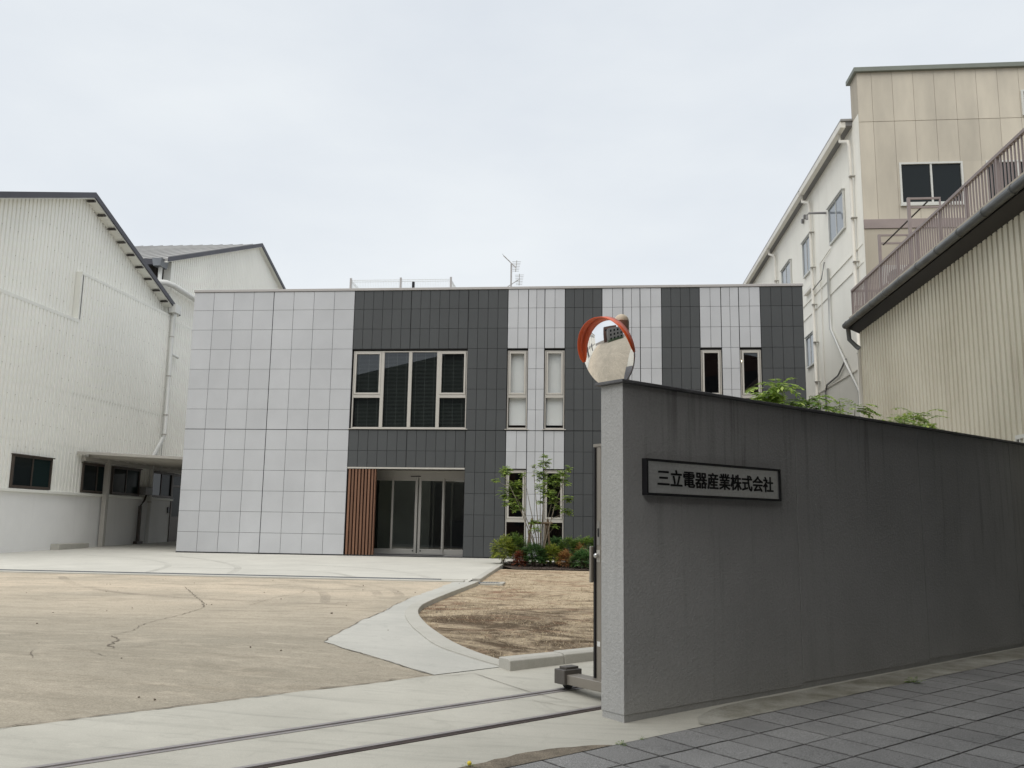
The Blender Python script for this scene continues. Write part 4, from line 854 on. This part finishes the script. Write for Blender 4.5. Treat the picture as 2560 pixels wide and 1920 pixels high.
# on the terrace
def dry_rack(name, y, top, lab):
    f = thing(name, lab, 'drying rack', (18.95, y, 6.0), 'drying frames on the terrace')
    MB().box(18.92, 18.98, y-0.03, y+0.03, 6.0, top).build('post', M['rail_mauve'], f)
    MB().box(18.98, 19.62, y-0.02, y+0.02, top-0.04, top).build('arm', M['rail_mauve'], f); MB().box(18.98, 19.62, y-0.02, y+0.02, top-0.24, top-0.20).build('arm', M['rail_mauve'], f)
    MB().box(19.59, 19.62, y-0.018, y+0.018, top-0.20, top-0.04).build('end_bar', M['rail_mauve'], f)
dry_rack('laundry_rack', -5.9, 8.11, 'steel clothes-drying frame on the roof terrace in front of the factory window')
dry_rack('laundry_rack', -3.85, 7.97, 'steel clothes-drying frame at the far end of the roof terrace near the corner')
rod = MB().tube([(19.35, -5.9, 8.02), (19.0, -3.95, 7.68)], 0.018, 6).build('drying_pole', M['dark_brown']); tag(rod, 'thin dark drying pole slung between the two terrace frames', 'pole')
acu = thing('air_conditioner', 'small off-white air conditioner unit behind the terrace railing', 'air conditioner', (19.1, -4.3, 6.0))
MB().box(18.8, 19.5, -4.5, -4.15, 6.0, 7.02).build('casing', M['ac'], acu, bevel=0.02); MB().tube([(19.1, -4.52, 6.7), (19.1, -4.49, 6.7)], 0.22, 16).build('fan_grille', M['boxgrey'], acu)
for k, (y, lab) in enumerate(((-6.6, 'mauve slatted planter box behind the middle of the terrace railing'), (-5.0, 'mauve slatted planter box behind the far part of the terrace railing'))):
    pb = thing('planter_box', lab, 'planter', (18.75, y, 6.0), 'planter boxes on the terrace')
    for q in range(5): MB().box(18.6, 18.63, y-0.25+0.1*q, y-0.17+0.1*q, 6.0, 6.38).build('slat', M['mauve'], pb)
    MB().box(18.631, 18.9, y-0.25, y+0.25, 6.0, 6.36).build('body', M['rail_mauve'], pb)

# ================================================================== GATE WALL, NAME PLATE
gw = thing('gate_wall', 'dark grey stucco wall beside the gateway with rain streaks and thin coping', 'wall', (*ST(0, 0.15), g(*ST(0, 0.15))))
WS0, WS1, WT0, WT1, WTOP = 0.015, 8.33, 0.03, 0.27, 2.028
segs = [WS0, 2.26, 4.52, 6.76, WS1]
MB().stbox(WS0+0.03, WS1, WT0+0.02, WT1-0.02, -0.75, WTOP-0.03).build('wall_core', M['joint'], gw)
for i in range(4):
    zb = g(*ST(segs[i], WT0))+0.055
    MB().stbox(segs[i]+(0.004 if i else 0), segs[i+1]-0.004, WT0, WT1, zb, WTOP).build('wall_panel', M['stucco'], gw, bevel=0.002)
MB().stbox(WS0+0.006, WS1, WT0+0.006, WT1-0.006, -0.8, 0.0).build('footing', M['stucco'], gw)
cs = [-0.025, 1.1, 2.26, 3.4, 4.52, 5.65, 6.76, WS1+0.02]
for i in range(7): MB().stbox(cs[i]+0.002, cs[i+1]-0.002, WT0-0.035, WT1+0.035, WTOP+0.001, WTOP+0.026).build('coping_slab', M['cap'], gw, bevel=0.004)
np_ = thing('name_plate', 'long steel name plate in black frame on the dark gate wall', 'sign', (*ST(1.085, -0.01), 1.172))
SS0, SS1, SZ0, SZ1 = 0.222, 1.951, 1.172, 1.455
fr = MB(); fr.stbox(SS0, SS1, -0.022, WT0, SZ0, SZ0+0.018); fr.stbox(SS0, SS1, -0.022, WT0, SZ1-0.018, SZ1)
fr.stbox(SS0, SS0+0.018, -0.022, WT0, SZ0+0.018, SZ1-0.018); fr.stbox(SS1-0.018, SS1, -0.022, WT0, SZ0+0.018, SZ1-0.018); fr.build('frame', M['black'], np_)
MB().stbox(SS0+0.0185, SS1-0.0185, -0.010, WT0-0.001, SZ0+0.0185, SZ1-0.0185).build('plate', M['brushed'], np_)
cu = bpy.data.curves.new('lettering', 'FONT'); cu.body = '三立電器産業株式会社'; cu.size = 1.0; cu.extrude = 0.02; cu.resolution_u = 3
to = bpy.data.objects.new('lettering_curve', cu); SC.collection.objects.link(to); bpy.context.view_layer.update()
dg = bpy.context.evaluated_depsgraph_get(); tm = bpy.data.meshes.new_from_object(to.evaluated_get(dg)); bpy.data.objects.remove(to)
xs = [v.co.x for v in tm.vertices]; ys = [v.co.y for v in tm.vertices]; zs = [v.co.z for v in tm.vertices]
lm = MB(); tv = []
for v in tm.vertices:
    u = (v.co.x-min(xs))/(max(xs)-min(xs)); h_ = (v.co.y-min(ys))/(max(ys)-min(ys)); e = (v.co.z-min(zs))/(max(zs)-min(zs)+1e-9)
    x, y = ST(0.358+u*1.488, -0.0101-e*0.004); tv.append((x, y, 1.246+h_*0.132))
for (du, dz) in ((0, 0), (0.0032, 0), (-0.0032, 0), (0, 0.0028), (0, -0.0028)):
    lm.add([(q[0]+WD.x*du, q[1]+WD.y*du, q[2]+dz) for q in tv], [tuple(p.vertices) for p in tm.polygons])
lm.build('lettering', M['letter'], np_)

# ================================================================== ROAD MIRROR
mi = thing('road_mirror', 'round convex road mirror with orange hood on a beige pole behind the gate wall', 'mirror', (*ST(0.43, 0.45), g(*ST(0.43, 0.45))))
px_, py_ = ST(0.43, 0.45)
pm = MB(); pm.tube([(px_, py_, -0.5), (px_, py_, 2.655)], 0.063, 20, True); pm.sphere((px_, py_, 2.655), 0.063, 20, 12, True); pm.build('pole', M['pole'], mi, smooth=True)
TL = math.radians(15); mc = Vector((*ST(0.20, 0.385), 2.345)); nrm = Vector((-WD.x*math.cos(TL), -WD.y*math.cos(TL), -math.sin(TL)))
ea = Vector((WN.x, WN.y, 0)); eb = nrm.cross(ea).normalized()
if eb.z < 0: eb = -eb
RM = 0.292; RC = 0.95
def dome(r_, sgn, base):
    vs = [mc + nrm*(base)]; fs = []; NR, NA = 12, 48
    vs[0] = mc + nrm*(base + sgn*(RC - 0) - sgn*math.sqrt(RC*RC - r_*r_)*1.0)
    for i in range(1, NR+1):
        rr = r_*i/NR
        for k in range(NA):
            a = 2*math.pi*k/NA; vs.append(mc + ea*rr*math.cos(a) + eb*rr*math.sin(a) + nrm*(base + sgn*(math.sqrt(RC*RC-rr*rr) - math.sqrt(RC*RC-r_*r_))))
    vs[0] = mc + nrm*(base + sgn*(RC - math.sqrt(RC*RC-r_*r_)))
    for k in range(NA): fs.append((0, 1+k, 1+(k+1) % NA))
    for i in range(NR-1):
        for k in range(NA): a = 1+i*NA; k2 = (k+1) % NA; fs.append((a+k, a+NA+k, a+NA+k2, a+k2))
    return vs, fs
v_, f_ = dome(RM-0.002, 1, 0.0); MB().add(v_, f_).build('mirror_face', M['mirror'], mi, smooth=True)
v_, f_ = dome(RM, -0.8, -0.006); MB().add(v_, [tuple(reversed(q)) for q in f_]).build('mirror_back', M['orange'], mi, smooth=True)
rm_ = MB(); rm_.tube([mc - nrm*0.008 + ea*RM*math.cos(a) + eb*RM*math.sin(a) for a in [2*math.pi*k/48 for k in range(49)]], 0.004, 6, False); rm_.build('rim', M['steel'], mi, smooth=True)
hv = []; hf = []; NA = 28
for k in range(NA+1):
    a = math.radians(-8 + 196*k/NA); lap = 0.07*math.sin(math.radians(180*k/NA))**0.35 if 0 < k < NA else 0.012
    rad = ea*math.cos(a) + eb*math.sin(a)
    for (rr, dd) in ((RM-0.001, -0.004), (RM+0.006, lap), (RM+0.010, lap), (RM+0.006, -0.012)): hv.append(mc + rad*rr + nrm*dd)
for k in range(NA):
    for q in range(4): q2 = (q+1) % 4; hf.append((k*4+q, k*4+q2, (k+1)*4+q2, (k+1)*4+q))
MB().add(hv, hf).build('hood', M['orange'], mi, smooth=True)
m = MB(); m.tube([mc - nrm*0.05, Vector((px_, py_, 2.40))], 0.02, 8); m.tube([(px_, py_, 2.36), (px_, py_, 2.44)], 0.072, 16); m.build('bracket', M['steel'], mi)

# ================================================================== SLIDING GATE AND RAILS
sg = thing('sliding_gate', 'bronze aluminium sliding gate pulled back behind the gate wall', 'gate', (*ST(0.4, 0.77), g(*ST(0.4, 0.77))))
GS, GT = 0.42, 0.722
zg = g(*ST(GS, GT))
MB().stbox(GS, GS+0.075, GT-0.026, GT+0.028, zg+0.10, 1.60).build('end_post', M['gate_alu'], sg, bevel=0.004)
MB().stbox(GS-0.012, GS+0.06, GT+0.0305, GT+0.05, zg+0.13, 1.595).build('edge_seal', M['black'], sg)
MB().stbox(GS-0.006, GS+0.08, GT-0.045, GT+0.06, 1.601, 1.625).build('post_cap', M['gate_alu'], sg)
fr = MB(); fr.stbox(GS+0.076, GS+5.6, GT-0.025, GT+0.025, 1.52, 1.58); fr.stbox(GS+0.076, GS+5.6, GT-0.025, GT+0.025, zg+0.16, zg+0.24); fr.stbox(GS+5.6, GS+5.66, GT-0.03, GT+0.03, zg+0.10, 1.60); fr.build('frame', M['gate_alu'], sg)
for k in range(40): MB().stbox(GS+0.2+k*0.135, GS+0.23+k*0.135, GT-0.012, GT+0.012, zg+0.241, 1.519).build('bar', M['gate_alu'], sg)
lk = MB(); lk.stbox(GS-0.004, GS-0.0005, GT-0.018, GT+0.018, 0.77, 0.975); lo = lk.build('lock_plate', M['alu_dark'], sg); MB().stbox(GS-0.008, GS-0.0045, GT-0.008, GT+0.006, 0.84, 0.91).build('keyhole', M['black'], lo)
kx, ky = ST(GS-0.03, GT+0.0); MB().stbox(GS-0.004, GS-0.0005, GT-0.02, GT+0.02, 0.63, 0.73).build('knob_plate', M['alu'], sg)
m = MB(); m.sphere((kx, ky, 0.684), 0.022, 12, 8); m.build('knob', M['steel'], sg, smooth=True)
MB().stbox(GS-0.04, GS-0.005, GT+0.052, GT+0.075, 0.46, 0.76).build('pull_handle', M['gate_alu'], sg, bevel=0.008)
MB().stbox(GS-0.003, GS-0.0008, GT-0.02, GT+0.015, zg+0.41, zg+0.45).build('sticker', M['sticker'], sg)
ft = MB(); ft.stbox(GS-0.10, GS+0.04, 0.47, 1.04, zg+0.075, zg+0.155); ft.build('foot_beam', M['gate_alu'], sg, bevel=0.006)
for (t0, t1, nm) in ((1.0, 1.13, 'wheel_housing'), (0.40, 0.50, 'wheel_housing')):
    zz = g(*ST(GS, (t0+t1)/2)); MB().stbox(GS-0.13, GS+0.07, t0, t1, zz+0.055, zz+0.175).build(nm, M['bronze'], sg, bevel=0.006)
    wx, wy = ST(GS-0.03, (t0+t1)/2); m = MB(); a_ = Vector((WN.x, WN.y, 0))*0.02; c_ = Vector((wx, wy, zz+0.055)); m.tube([c_-a_, c_+a_], 0.045, 16); m.build('wheel', M['black'], sg)
MB().stbox(GS-0.09, GS+0.05, 1.02, 1.11, g(*ST(GS, 1.06))+0.1755, g(*ST(GS, 1.06))+0.195).build('housing_lid', M['bronze'], sg, bevel=0.004)
for (tt, lab, mtr) in ((0.47, 'front steel gate rail with dark rusty edge set in the driveway', 'rail_rust'), (1.07, 'rear grey steel gate rail set in the driveway concrete', 'rail_steel')):
    rl_ = thing('gate_rail', lab, 'rail', (*ST(-3, tt), g(*ST(-3, tt))), 'gate rails')
    mb_ = MB(); mr_ = MB(); rg = MB()
    for k in range(60):
        s0, s1 = -13+k*0.36, -13+(k+1)*0.36
        def seg(mm, ta, tb, ha, hb):
            P = []
            for (s_, t_) in ((s0, ta), (s1, ta), (s1, tb), (s0, tb)): x, y = ST(s_, t_); P.append((x, y, g(x, y)+ha))
            Q = [(p_[0], p_[1], p_[2]-ha+hb) for p_ in P]
            mm.add(P+Q, [(0,3,2,1),(4,5,6,7),(0,1,5,4),(1,2,6,5),(2,3,7,6),(3,0,4,7)])
        seg(mb_, tt-0.035, tt-0.0005, -0.02, 0.005); seg(mr_, tt, tt+0.035, -0.02, 0.013); seg(rg, tt+0.0355, tt+0.05, -0.02, 0.004)
    mb_.build('groove', M[mtr], rl_); mr_.build('rail_head', M['rail_steel'], rl_); rg.build('edge_angle', M['rail_steel'], rl_)

# kerb blocks along the lawn
for k, (a, b, lab) in enumerate(((0.36, 1.02, 'nearest concrete kerb block with cut end along the dead lawn edge'), (1.03, 1.63, 'second concrete kerb block running behind the gate post along the lawn edge'))):
    z = g(*ST((a+b)/2, 1.9)); m = MB()
    P0 = [ST(a, 1.80), ST(a, 1.99)]; d = (WD.x*(b-a), WD.y*(b-a), 0)
    m.prism([(*ST(a, 1.82), z-0.2), (*ST(a, 2.0), z-0.2), (*ST(a, 2.0), z+0.098), (*ST(a, 1.865), z+0.098), (*ST(a, 1.83), z+0.08)], d)
    kb = m.build('kerb_block', M['kerb'], None, bevel=0.008); tag(kb, lab, 'kerb', 'kerb blocks by the lawn')

# ================================================================== PLANTS
def leaflet(m, p, d, up_, L, W):
    sd = d.cross(up_); sd = sd.normalized() if sd.length > 1e-4 else Vector((1, 0, 0)); nn = sd.cross(d).normalized()
    m.add([p, p + d*L*0.45 + sd*W/2 - nn*W*0.12, p + d*L - Vector((0, 0, L*0.15)), p + d*L*0.45 - sd*W/2 - nn*W*0.12], [(0, 1, 2, 3)])
def rvec(zmin=-1.0, zmax=1.0):
    a = random.uniform(0, 2*math.pi); z = random.uniform(zmin, zmax); r = math.sqrt(max(0, 1-z*z)); return Vector((r*math.cos(a), r*math.sin(a), z))
def compound(m, p, d, L, n, ll, lw):
    # pinnate leaf: arching rachis with paired leaflets
    q = Vector(p); d = d.normalized()
    for i in range(n):
        d2 = (d + Vector((0, 0, -0.13*i))).normalized(); q = q + d2*L/n; sd = d2.cross(Vector((0, 0, 1)))
        if sd.length < 1e-3: sd = Vector((1, 0, 0))
        sd.normalize()
        for sg_ in (1, -1): leaflet(m, q, (d2*0.55 + sd*sg_ + rvec()*0.15).normalized(), Vector((0, 0, 1)) + rvec()*0.3, ll*random.uniform(0.75, 1.15), lw)
    leaflet(m, q, d2, Vector((0, 0, 1)), ll, lw)
TX, TY = 10.78, -2.6
TC = [(330,290,80),(300,330,60),(210,420,45),(440,500,95),(370,590,105),(480,590,80),(330,640,60),(430,690,85),(350,730,50),(520,790,70),(470,750,55),(550,345,38),(690,240,34),(845,110,45),(850,190,65),(800,240,45),(760,330,70),(820,330,50),(800,390,60),(890,430,75),(780,510,60),(850,590,80),(930,570,60),(960,640,50),(1000,390,80),(1070,320,75),(1150,265,48),(1090,430,75),(1010,470,50),(940,690,50),(1010,760,48),(1130,640,62),(1160,680,40),(1120,800,60),(1150,830,40),(770,700,45),(720,950,60),(730,1040,60),(970,1000,40)]
def pl_xyz(px, py, y=TY):
    return Vector((9.64+(px-215)*0.001965 + (y-TY)*-0.06, y, 2.70-(py-90)*0.001955))
tr = thing('young_tree', 'young multi-stemmed tree with sparse bright leaves before the narrow office windows', 'tree', (TX, TY, g(TX, TY)))
crown = MB(); stems = MB(); ends = []
base = Vector((TX, TY, g(TX, TY)-0.03))
mains = [((280, 300), -0.25), ((560, 350), 0.2), ((690, 240), -0.1), ((850, 100), 0.1), ((1000, 380), 0.25), ((1120, 300), -0.2), ((780, 420), 0.3), ((440, 520), 0.1)]
mp = []
for (px, py), dy in mains:
    e = pl_xyz(px, py, TY+dy); q = []
    for k in range(7):
        t = k/6; p = base.lerp(e, t); p.x += (1-t)*t*(e.x-TX)*-0.35 + random.uniform(-0.012, 0.012); p.y += random.uniform(-0.012, 0.012); q.append(p)
    stems.tube(q, [0.017*(1-t_/6)+0.0035 for t_ in range(7)], 6); mp.append(q)
for (px, py, r) in TC:
    c = pl_xyz(px, py, TY+random.uniform(-0.28, 0.28)); rr = r*0.00196
    best = min(((c-p).length, p) for q in mp for p in q[2:] if p.z < c.z+0.15) if any(p.z < c.z+0.15 for q in mp for p in q[2:]) else None
    if best and best[0] > 0.03:
        mid = best[1].lerp(c, 0.5) - Vector((0, 0, 0.03)); stems.tube([best[1], mid, c], [0.006, 0.004, 0.0025], 5)
    for k in range(int(8 + r*0.15)):
        d = rvec(-0.25, 0.8); st_ = c + rvec()*rr*0.35
        compound(crown, st_, d, rr*random.uniform(0.7, 1.15), 4, rr*random.uniform(0.5, 0.8), 0.026 + rr*0.12)
stems.build('trunk', M['bark'], tr, smooth=True); crown.build('crown', M['leaf_tree'], tr)
sk = thing('tree_stake', 'brown timber stakes with a crossbar tied to the young tree', 'stake', (TX, TY-0.1, g(TX, TY)))
for (a, b) in (((590, 1290), (685, 905)), ((925, 1290), (885, 915)), ((700, 1290), (640, 1060)), ((840, 1290), (860, 955))):
    A_, B_ = pl_xyz(*a, TY+0.25), pl_xyz(*b, TY+0.12); A_.z = g(TX, TY)-0.05; MB().tube([A_, B_], 0.028, 8).build('post', M['stake'], sk)
MB().tube([pl_xyz(635, 968, TY+0.08), pl_xyz(945, 960, TY+0.08)], 0.026, 8).build('crossbar', M['stake'], sk)
def shrub(name, px, half, top, y, mt, lab, n=150, cat='shrub'):
    x = pl_xyz(px, 0, y).x; hw = half*0.00196*1.18; zt = pl_xyz(0, top, y).z; zb = g(x, y)-0.04; h = zt-zb
    s = thing(name, lab, cat, (x, y, zb), 'shrubs in the planting bed'); fo = MB(); stm = MB()
    for k in range(9):
        a = rvec(0.3, 1.0); e = Vector((x + a.x*hw*0.8, y + a.y*hw*0.7, zb + h*random.uniform(0.55, 0.92)))
        stm.tube([(x + random.uniform(-0.06, 0.06), y + random.uniform(-0.05, 0.05), zb), (x + a.x*hw*0.3, y + a.y*hw*0.3, zb+h*0.4), e], [0.009, 0.007, 0.003], 5)
    for k in range(int(n*3.3)):
        a = rvec(-0.55, 1.0); rr = random.uniform(0.45, 1.0)**0.6
        lump = 0.85 + 0.35*mnoise.noise(Vector((a.x*1.7+px, a.y*1.7, a.z*1.7+y)))
        c = Vector((x + a.x*hw*rr*lump, y + a.y*hw*0.85*rr*lump, zb + h*0.56 + a.z*h*0.46*rr*lump))
        if c.z < zb+0.06: continue
        compound(fo, c, (a + Vector((0, 0, 0.35)) + rvec()*0.5), random.uniform(0.08, 0.15), 4, random.uniform(0.045, 0.075), 0.020)
    stm.build('stems', M['bark'], s); fo.build('foliage', M[mt], s)
shrub('nandina_shrub', 320, 115, 1175, -2.45, 'leaf_yellow', 'yellow-green leafy shrub at the left corner of the planting bed', 190)
shrub('nandina_shrub', 480, 110, 1150, -2.0, 'leaf_green', 'green shrub with arching sprays second from the left in the bed', 170)
shrub('nandina_shrub', 545, 42, 1365, -2.75, 'leaf_red', 'small dark red leafy shrub at the front of the bed', 70)
shrub('nandina_shrub', 715, 130, 1265, -2.65, 'leaf_deep', 'dark green spreading shrub under the young tree', 230)
shrub('nandina_shrub', 930, 100, 1270, -2.5, 'leaf_yellow', 'yellow-green shrub right of the young tree stems', 170)
shrub('nandina_shrub', 1000, 90, 1180, -1.75, 'leaf_deep', 'dark green shrub at the back of the bed right of the tree', 130)
shrub('nandina_shrub', 1110, 48, 1350, -2.85, 'leaf_orange', 'small orange-red leafy shrub at the front right of the bed', 75)
shrub('nandina_shrub', 1170, 110, 1180, -2.2, 'leaf_green', 'broad green shrub behind the orange-red one', 200)
shrub('nandina_shrub', 1330, 105, 1330, -3.1, 'leaf_deep', 'low dark green shrub in front beside the gate post', 190)
shrub('nandina_shrub', 1380, 140, 1165, -2.2, 'leaf_green', 'tall green shrub at the right end of the bed by the gate post', 240)
shrub('nandina_shrub', 1305, 26, 1245, -2.55, 'leaf_orange', 'tuft of orange new leaves among the green shrubs near the gate', 26)
def sapling(name, x, y, zt, spread, mt, lab, nb=7, L=0.3, ll=0.08):
    zb = g(x, y)-0.06; s = thing(name, lab, 'plant', (x, y, zb), 'saplings behind the gate wall'); stm = MB(); fo = MB()
    for k in range(nb):
        a = 2*math.pi*k/nb + random.uniform(-0.3, 0.3); e = Vector((x + spread*math.cos(a)*random.uniform(0.5, 1), y + spread*math.sin(a)*random.uniform(0.5, 1), zt - random.uniform(0, 0.75)*abs(math.cos(a))*0.8))
        b = Vector((x, y, zb)); q = [b, b.lerp(e, 0.4) + Vector((0, 0, 0.25)), b.lerp(e, 0.75) + Vector((0, 0, 0.15)), e]; stm.tube(q, [0.016, 0.012, 0.008, 0.004], 6)
        for j in range(26):
            t = random.uniform(0.6, 1.0); p = q[2].lerp(e, (t-0.6)/0.4) if t > 0.7 else q[1].lerp(q[2], t)
            compound(fo, p, (rvec(-0.2, 0.8) + Vector((math.cos(a), math.sin(a), 0))*0.5), L*random.uniform(0.6, 1.1), 7, ll*random.uniform(0.9, 1.4), ll*0.46)
    stm.build('trunk', M['bark'], s, smooth=True); fo.build('crown', M[mt], s)
sapling('sapling', 15.02, -11.0, 3.22, 0.34, 'leaf_fresh', 'bright green leafy sapling topping the gate wall in front of the dark panels', 9, 0.30, 0.10)
sapling('sapling', 15.45, -11.0, 2.95, 0.34, 'leaf_green', 'dense green sapling just right of the brightest one above the wall', 9, 0.28, 0.10)
sapling('sapling', 15.98, -11.0, 2.98, 0.30, 'leaf_tree', 'arching green sapling in front of the cream factory wall', 5, 0.34, 0.085)
sapling('sapling', 16.6, -11.0, 2.66, 0.26, 'leaf_tree', 'feathery sapling against the left edge of the corrugated wall', 5, 0.32, 0.085)
sapling('sapling', 17.02, -11.1, 2.74, 0.24, 'leaf_tree', 'feathery sapling showing over the wall in the middle of the corrugated wall', 5, 0.32, 0.085)
sapling('sapling', 17.4, -11.1, 2.44, 0.2, 'leaf_tree', 'lowest thin sapling tips rightmost above the gate wall', 5, 0.26, 0.07)
# dead grass blades on the lawn: nobody could count them
def lawn_stuff():
    vs = []; fs = []; inner = CURB_IN
    def xleft(y):
        for i in range(len(inner)-1):
            if inner[i+1][1] <= y <= inner[i][1]: return max(inner[i][0], inner[i+1][0])
        return 9.95
    n = 0; R = random.Random(5)
    while n < 30000:
        y = -3.7 - 13*R.random()**0.8; x = R.uniform(9.8, 13.2)
        if x < xleft(y)+0.03 or tof(x, y) < 2.03: continue
        if mnoise.noise(Vector((x*0.9, y*1.6, 3))) < -0.12+0.05*(y+15) *0.6 and R.random() < 0.8: n += 1; continue
        z = g(x, y)-0.056; a = R.uniform(0, 6.28); L = R.uniform(0.02, 0.07); el = R.uniform(0.05, 0.7); wd_ = 0.0028
        dx, dy = math.cos(a), math.sin(a); ex, ey, ez = dx*L*math.cos(el), dy*L*math.cos(el), L*math.sin(el)
        k = len(vs); vs += [(x-dy*wd_, y+dx*wd_, z), (x+dy*wd_, y-dx*wd_, z), (x+ex, y+ey, z+ez)]; fs.append((k, k+1, k+2)); n += 1
    m = MB(); m.v = vs; m.f = fs; o = m.build('dead_grass', M['straw'], kind='stuff'); tag(o, 'dry straw-coloured dead grass covering the lawn island', 'grass')
lawn_stuff()
def pebbles():
    m = MB(); R_ = random.Random(21)
    for k in range(45):
        x, y = R_.uniform(3.5, 10.4), R_.uniform(-18.5, -8.6)
        if tof(x, y) < 0.1: continue
        z = g(x, y)-0.002; r_ = R_.uniform(0.004, 0.012)*(1.6 if R_.random() < 0.08 else 1); a = R_.uniform(0, 3)
        m.obox((x, y, z), (r_*math.cos(a)*1.4, r_*math.sin(a)*1.4, 0.001), (-r_*math.sin(a), r_*math.cos(a), 0.001), (0, 0, r_*0.8))
    o = m.build('grit', M['gravel'], kind='stuff'); tag(o, 'scattered grit and small stones on the yard paving', 'grit')
pebbles()
# bark mulch chips in the bed
def mulch():
    m = MB(); R = random.Random(9)
    for k in range(1400):
        x, y = R.uniform(9.9, 13), R.uniform(-3.68, -1.25)
        if x < 10.2 and y < -2.6: continue
        z = g(x, y)-0.03; a = R.uniform(0, 3.14); l, w_ = R.uniform(0.02, 0.05), R.uniform(0.008, 0.018)
        m.obox((x, y, z), (l*math.cos(a), l*math.sin(a), R.uniform(-0.01, 0.015)), (-w_*math.sin(a), w_*math.cos(a), 0), (0, 0, 0.006))
    o = m.build('bark_mulch', M['soil'], kind='stuff'); tag(o, 'dark bark mulch chips covering the planting bed', 'mulch')
mulch()
def weed(name, s_, t_, h, lab, flower=False):
    x, y = ST(s_, t_); z = g(x, y); e = thing(name, lab, 'weed', (x, y, z), 'weeds in the paving joint'); m = MB()
    for k in range(14): compound(m, (x + random.uniform(-0.02, 0.02), y + random.uniform(-0.02, 0.02), z), rvec(0.2, 0.9), h*random.uniform(0.6, 1.1), 3, h*0.4, h*0.16)
    m.build('leaves', M['leaf_green'], e)
    if flower:
        f = MB(); f.sphere((x, y, z+h*0.9), 0.014, 8, 5); f.build('flower', M['flower'], e)
weed('weed', -0.44, -0.385, 0.035, 'tiny weed at the corner where driveway meets pavers'); weed('weed', -0.22, -0.385, 0.025, 'smallest weed sprout along the paver joint by the wall end')
weed('weed', 3.35, -0.40, 0.075, 'weed clump growing between wall footing and pavers at right'); weed('weed', -1.56, -0.235, 0.03, 'weed with a yellow flower on the worn strip at the bottom edge', True)

# ================================================================== ACROSS THE STREET (behind the camera; reflected in glass, mirror and plate)
M['reflector_pale'] = mat('reflector_pale', (0.62, 0.62, 0.60), 0.6, 0.06, 2)  # pale grey for the added panels mirrored in the name plate
ow = thing('warehouse', 'dark warehouse with an added shade canopy across the road behind the viewpoint', 'warehouse', (*ST(14, -18), -0.6))
MB().stbox(-2.0, 32, -24, -9.4, -0.7, 9.5).build('wall', M['slate_dark'], ow)
MB().stbox(-3.6, 9.0, -9.4, -1.15, 6.9, 7.3).build('shade_canopy', M['slate_dark'], ow)  # unseen canopy, added and sized to shade the gate wall and sidewalk
for k in range(4): MB().stbox(8.2+k*4.6, 12.4+k*4.6, -9.4, -9.34, -0.6, 5.2).build('plate_reflector', M['reflector_pale'], ow)  # pale panels added out of view to lighten the name plate's reflection
for s_ in (2.0, 8.4): MB().stbox(s_, s_+0.3, -3.2, -2.9, -0.7, 6.9).build('shade_canopy_post', M['slate_dark'], ow)  # posts under the added shade canopy
ob = thing('apartment_block', 'brown brick block with dark window bays across the road behind the viewpoint', 'building', (*ST(-20, -18), -0.6))
MB().stbox(-26, -5.5, -26, -13.5, -0.7, 13.0).build('wall', M['brick_brown'], ob)
for k in range(6):
    for fl_ in range(4): MB().stbox(-25+k*3, -23.4+k*3, -13.5, -13.46, 0.9+fl_*2.9, 2.6+fl_*2.9).build('window', M['pane_dark'], ob)

oc = thing('factory', 'long dark slate factory further along the road behind the viewpoint', 'factory', (*ST(-52, -18), -0.9))
MB().stbox(-82, -26.2, -30, -13.4, -1.2, 15.6).build('wall', M['slate_dark'], oc)
for k in range(14): MB().stbox(-81+k*3.9, -78.4+k*3.9, -13.4, -13.36, 9.5, 11.0).build('window', M['pane_dark'], oc)


nb = thing('neighbour_house', 'grey and brown block beyond the left end of the yard, behind the viewpoint', 'house', (-38, -31, -0.9))
MB().box(-46, -30, -40, -24, -1.2, 8.5).build('wall', M['boxgrey'], nb)
MB().box(-56, -46.1, -38, -20, -1.2, 12.5).build('wall', M['brick_brown'], nb)
for k in range(4):
    for q in range(3): MB().box(-29.98, -29.94, -38.5+k*3.6, -36.9+k*3.6, 0.6+q*2.6, 2.0+q*2.6).build('window', M['pane_dark'], nb)
    MB().box(-46.08, -46.04, -37+k*4.2, -34.5+k*4.2, 1.5+2.4*k, 3.0+2.4*k).build('window', M['pane_dark'], nb)
hd = MB(); R_ = random.Random(3)
for k in range(2600):
    x, y, z = R_.uniform(-29.5, -28.3), R_.uniform(-38, -23), R_.uniform(-0.6, 1.0)
    leaflet(hd, Vector((x, y, z)), Vector((R_.uniform(-1, 1), R_.uniform(-1, 1), R_.uniform(-0.3, 1))).normalized(), Vector((0, 0, 1)), 0.28, 0.16)
hg = thing('hedge', 'green hedge along the front of the block left of the yard', 'hedge', (-28.9, -30.5, -0.7)); hd.build('foliage', M['leaf_deep'], hg)
for k in range(13):
    MB().box(-8-k*3.1, -6.2-k*3.1, YE0-0.06, YE0, 6.6, 7.8).build('window', M['pane_dark'], w1); MB().box(-8-k*3.1, -6.6-k*3.1, YE0-0.06, YE0, 1.8, 2.7).build('window', M['pane_dark'], w1)
for x in (-10.5, -24.0): MB().box(x-3, x, YE0-0.07, YE0-0.01, -0.2, 3.4).build('shutter_door', M['fascia'], w1)
for x in (-9.2, -18.6, -27.9): MB().box(x-0.12, x, YE0-0.15, YE0, 0, 8.9).build('downpipe', M['boxgrey'], w1)
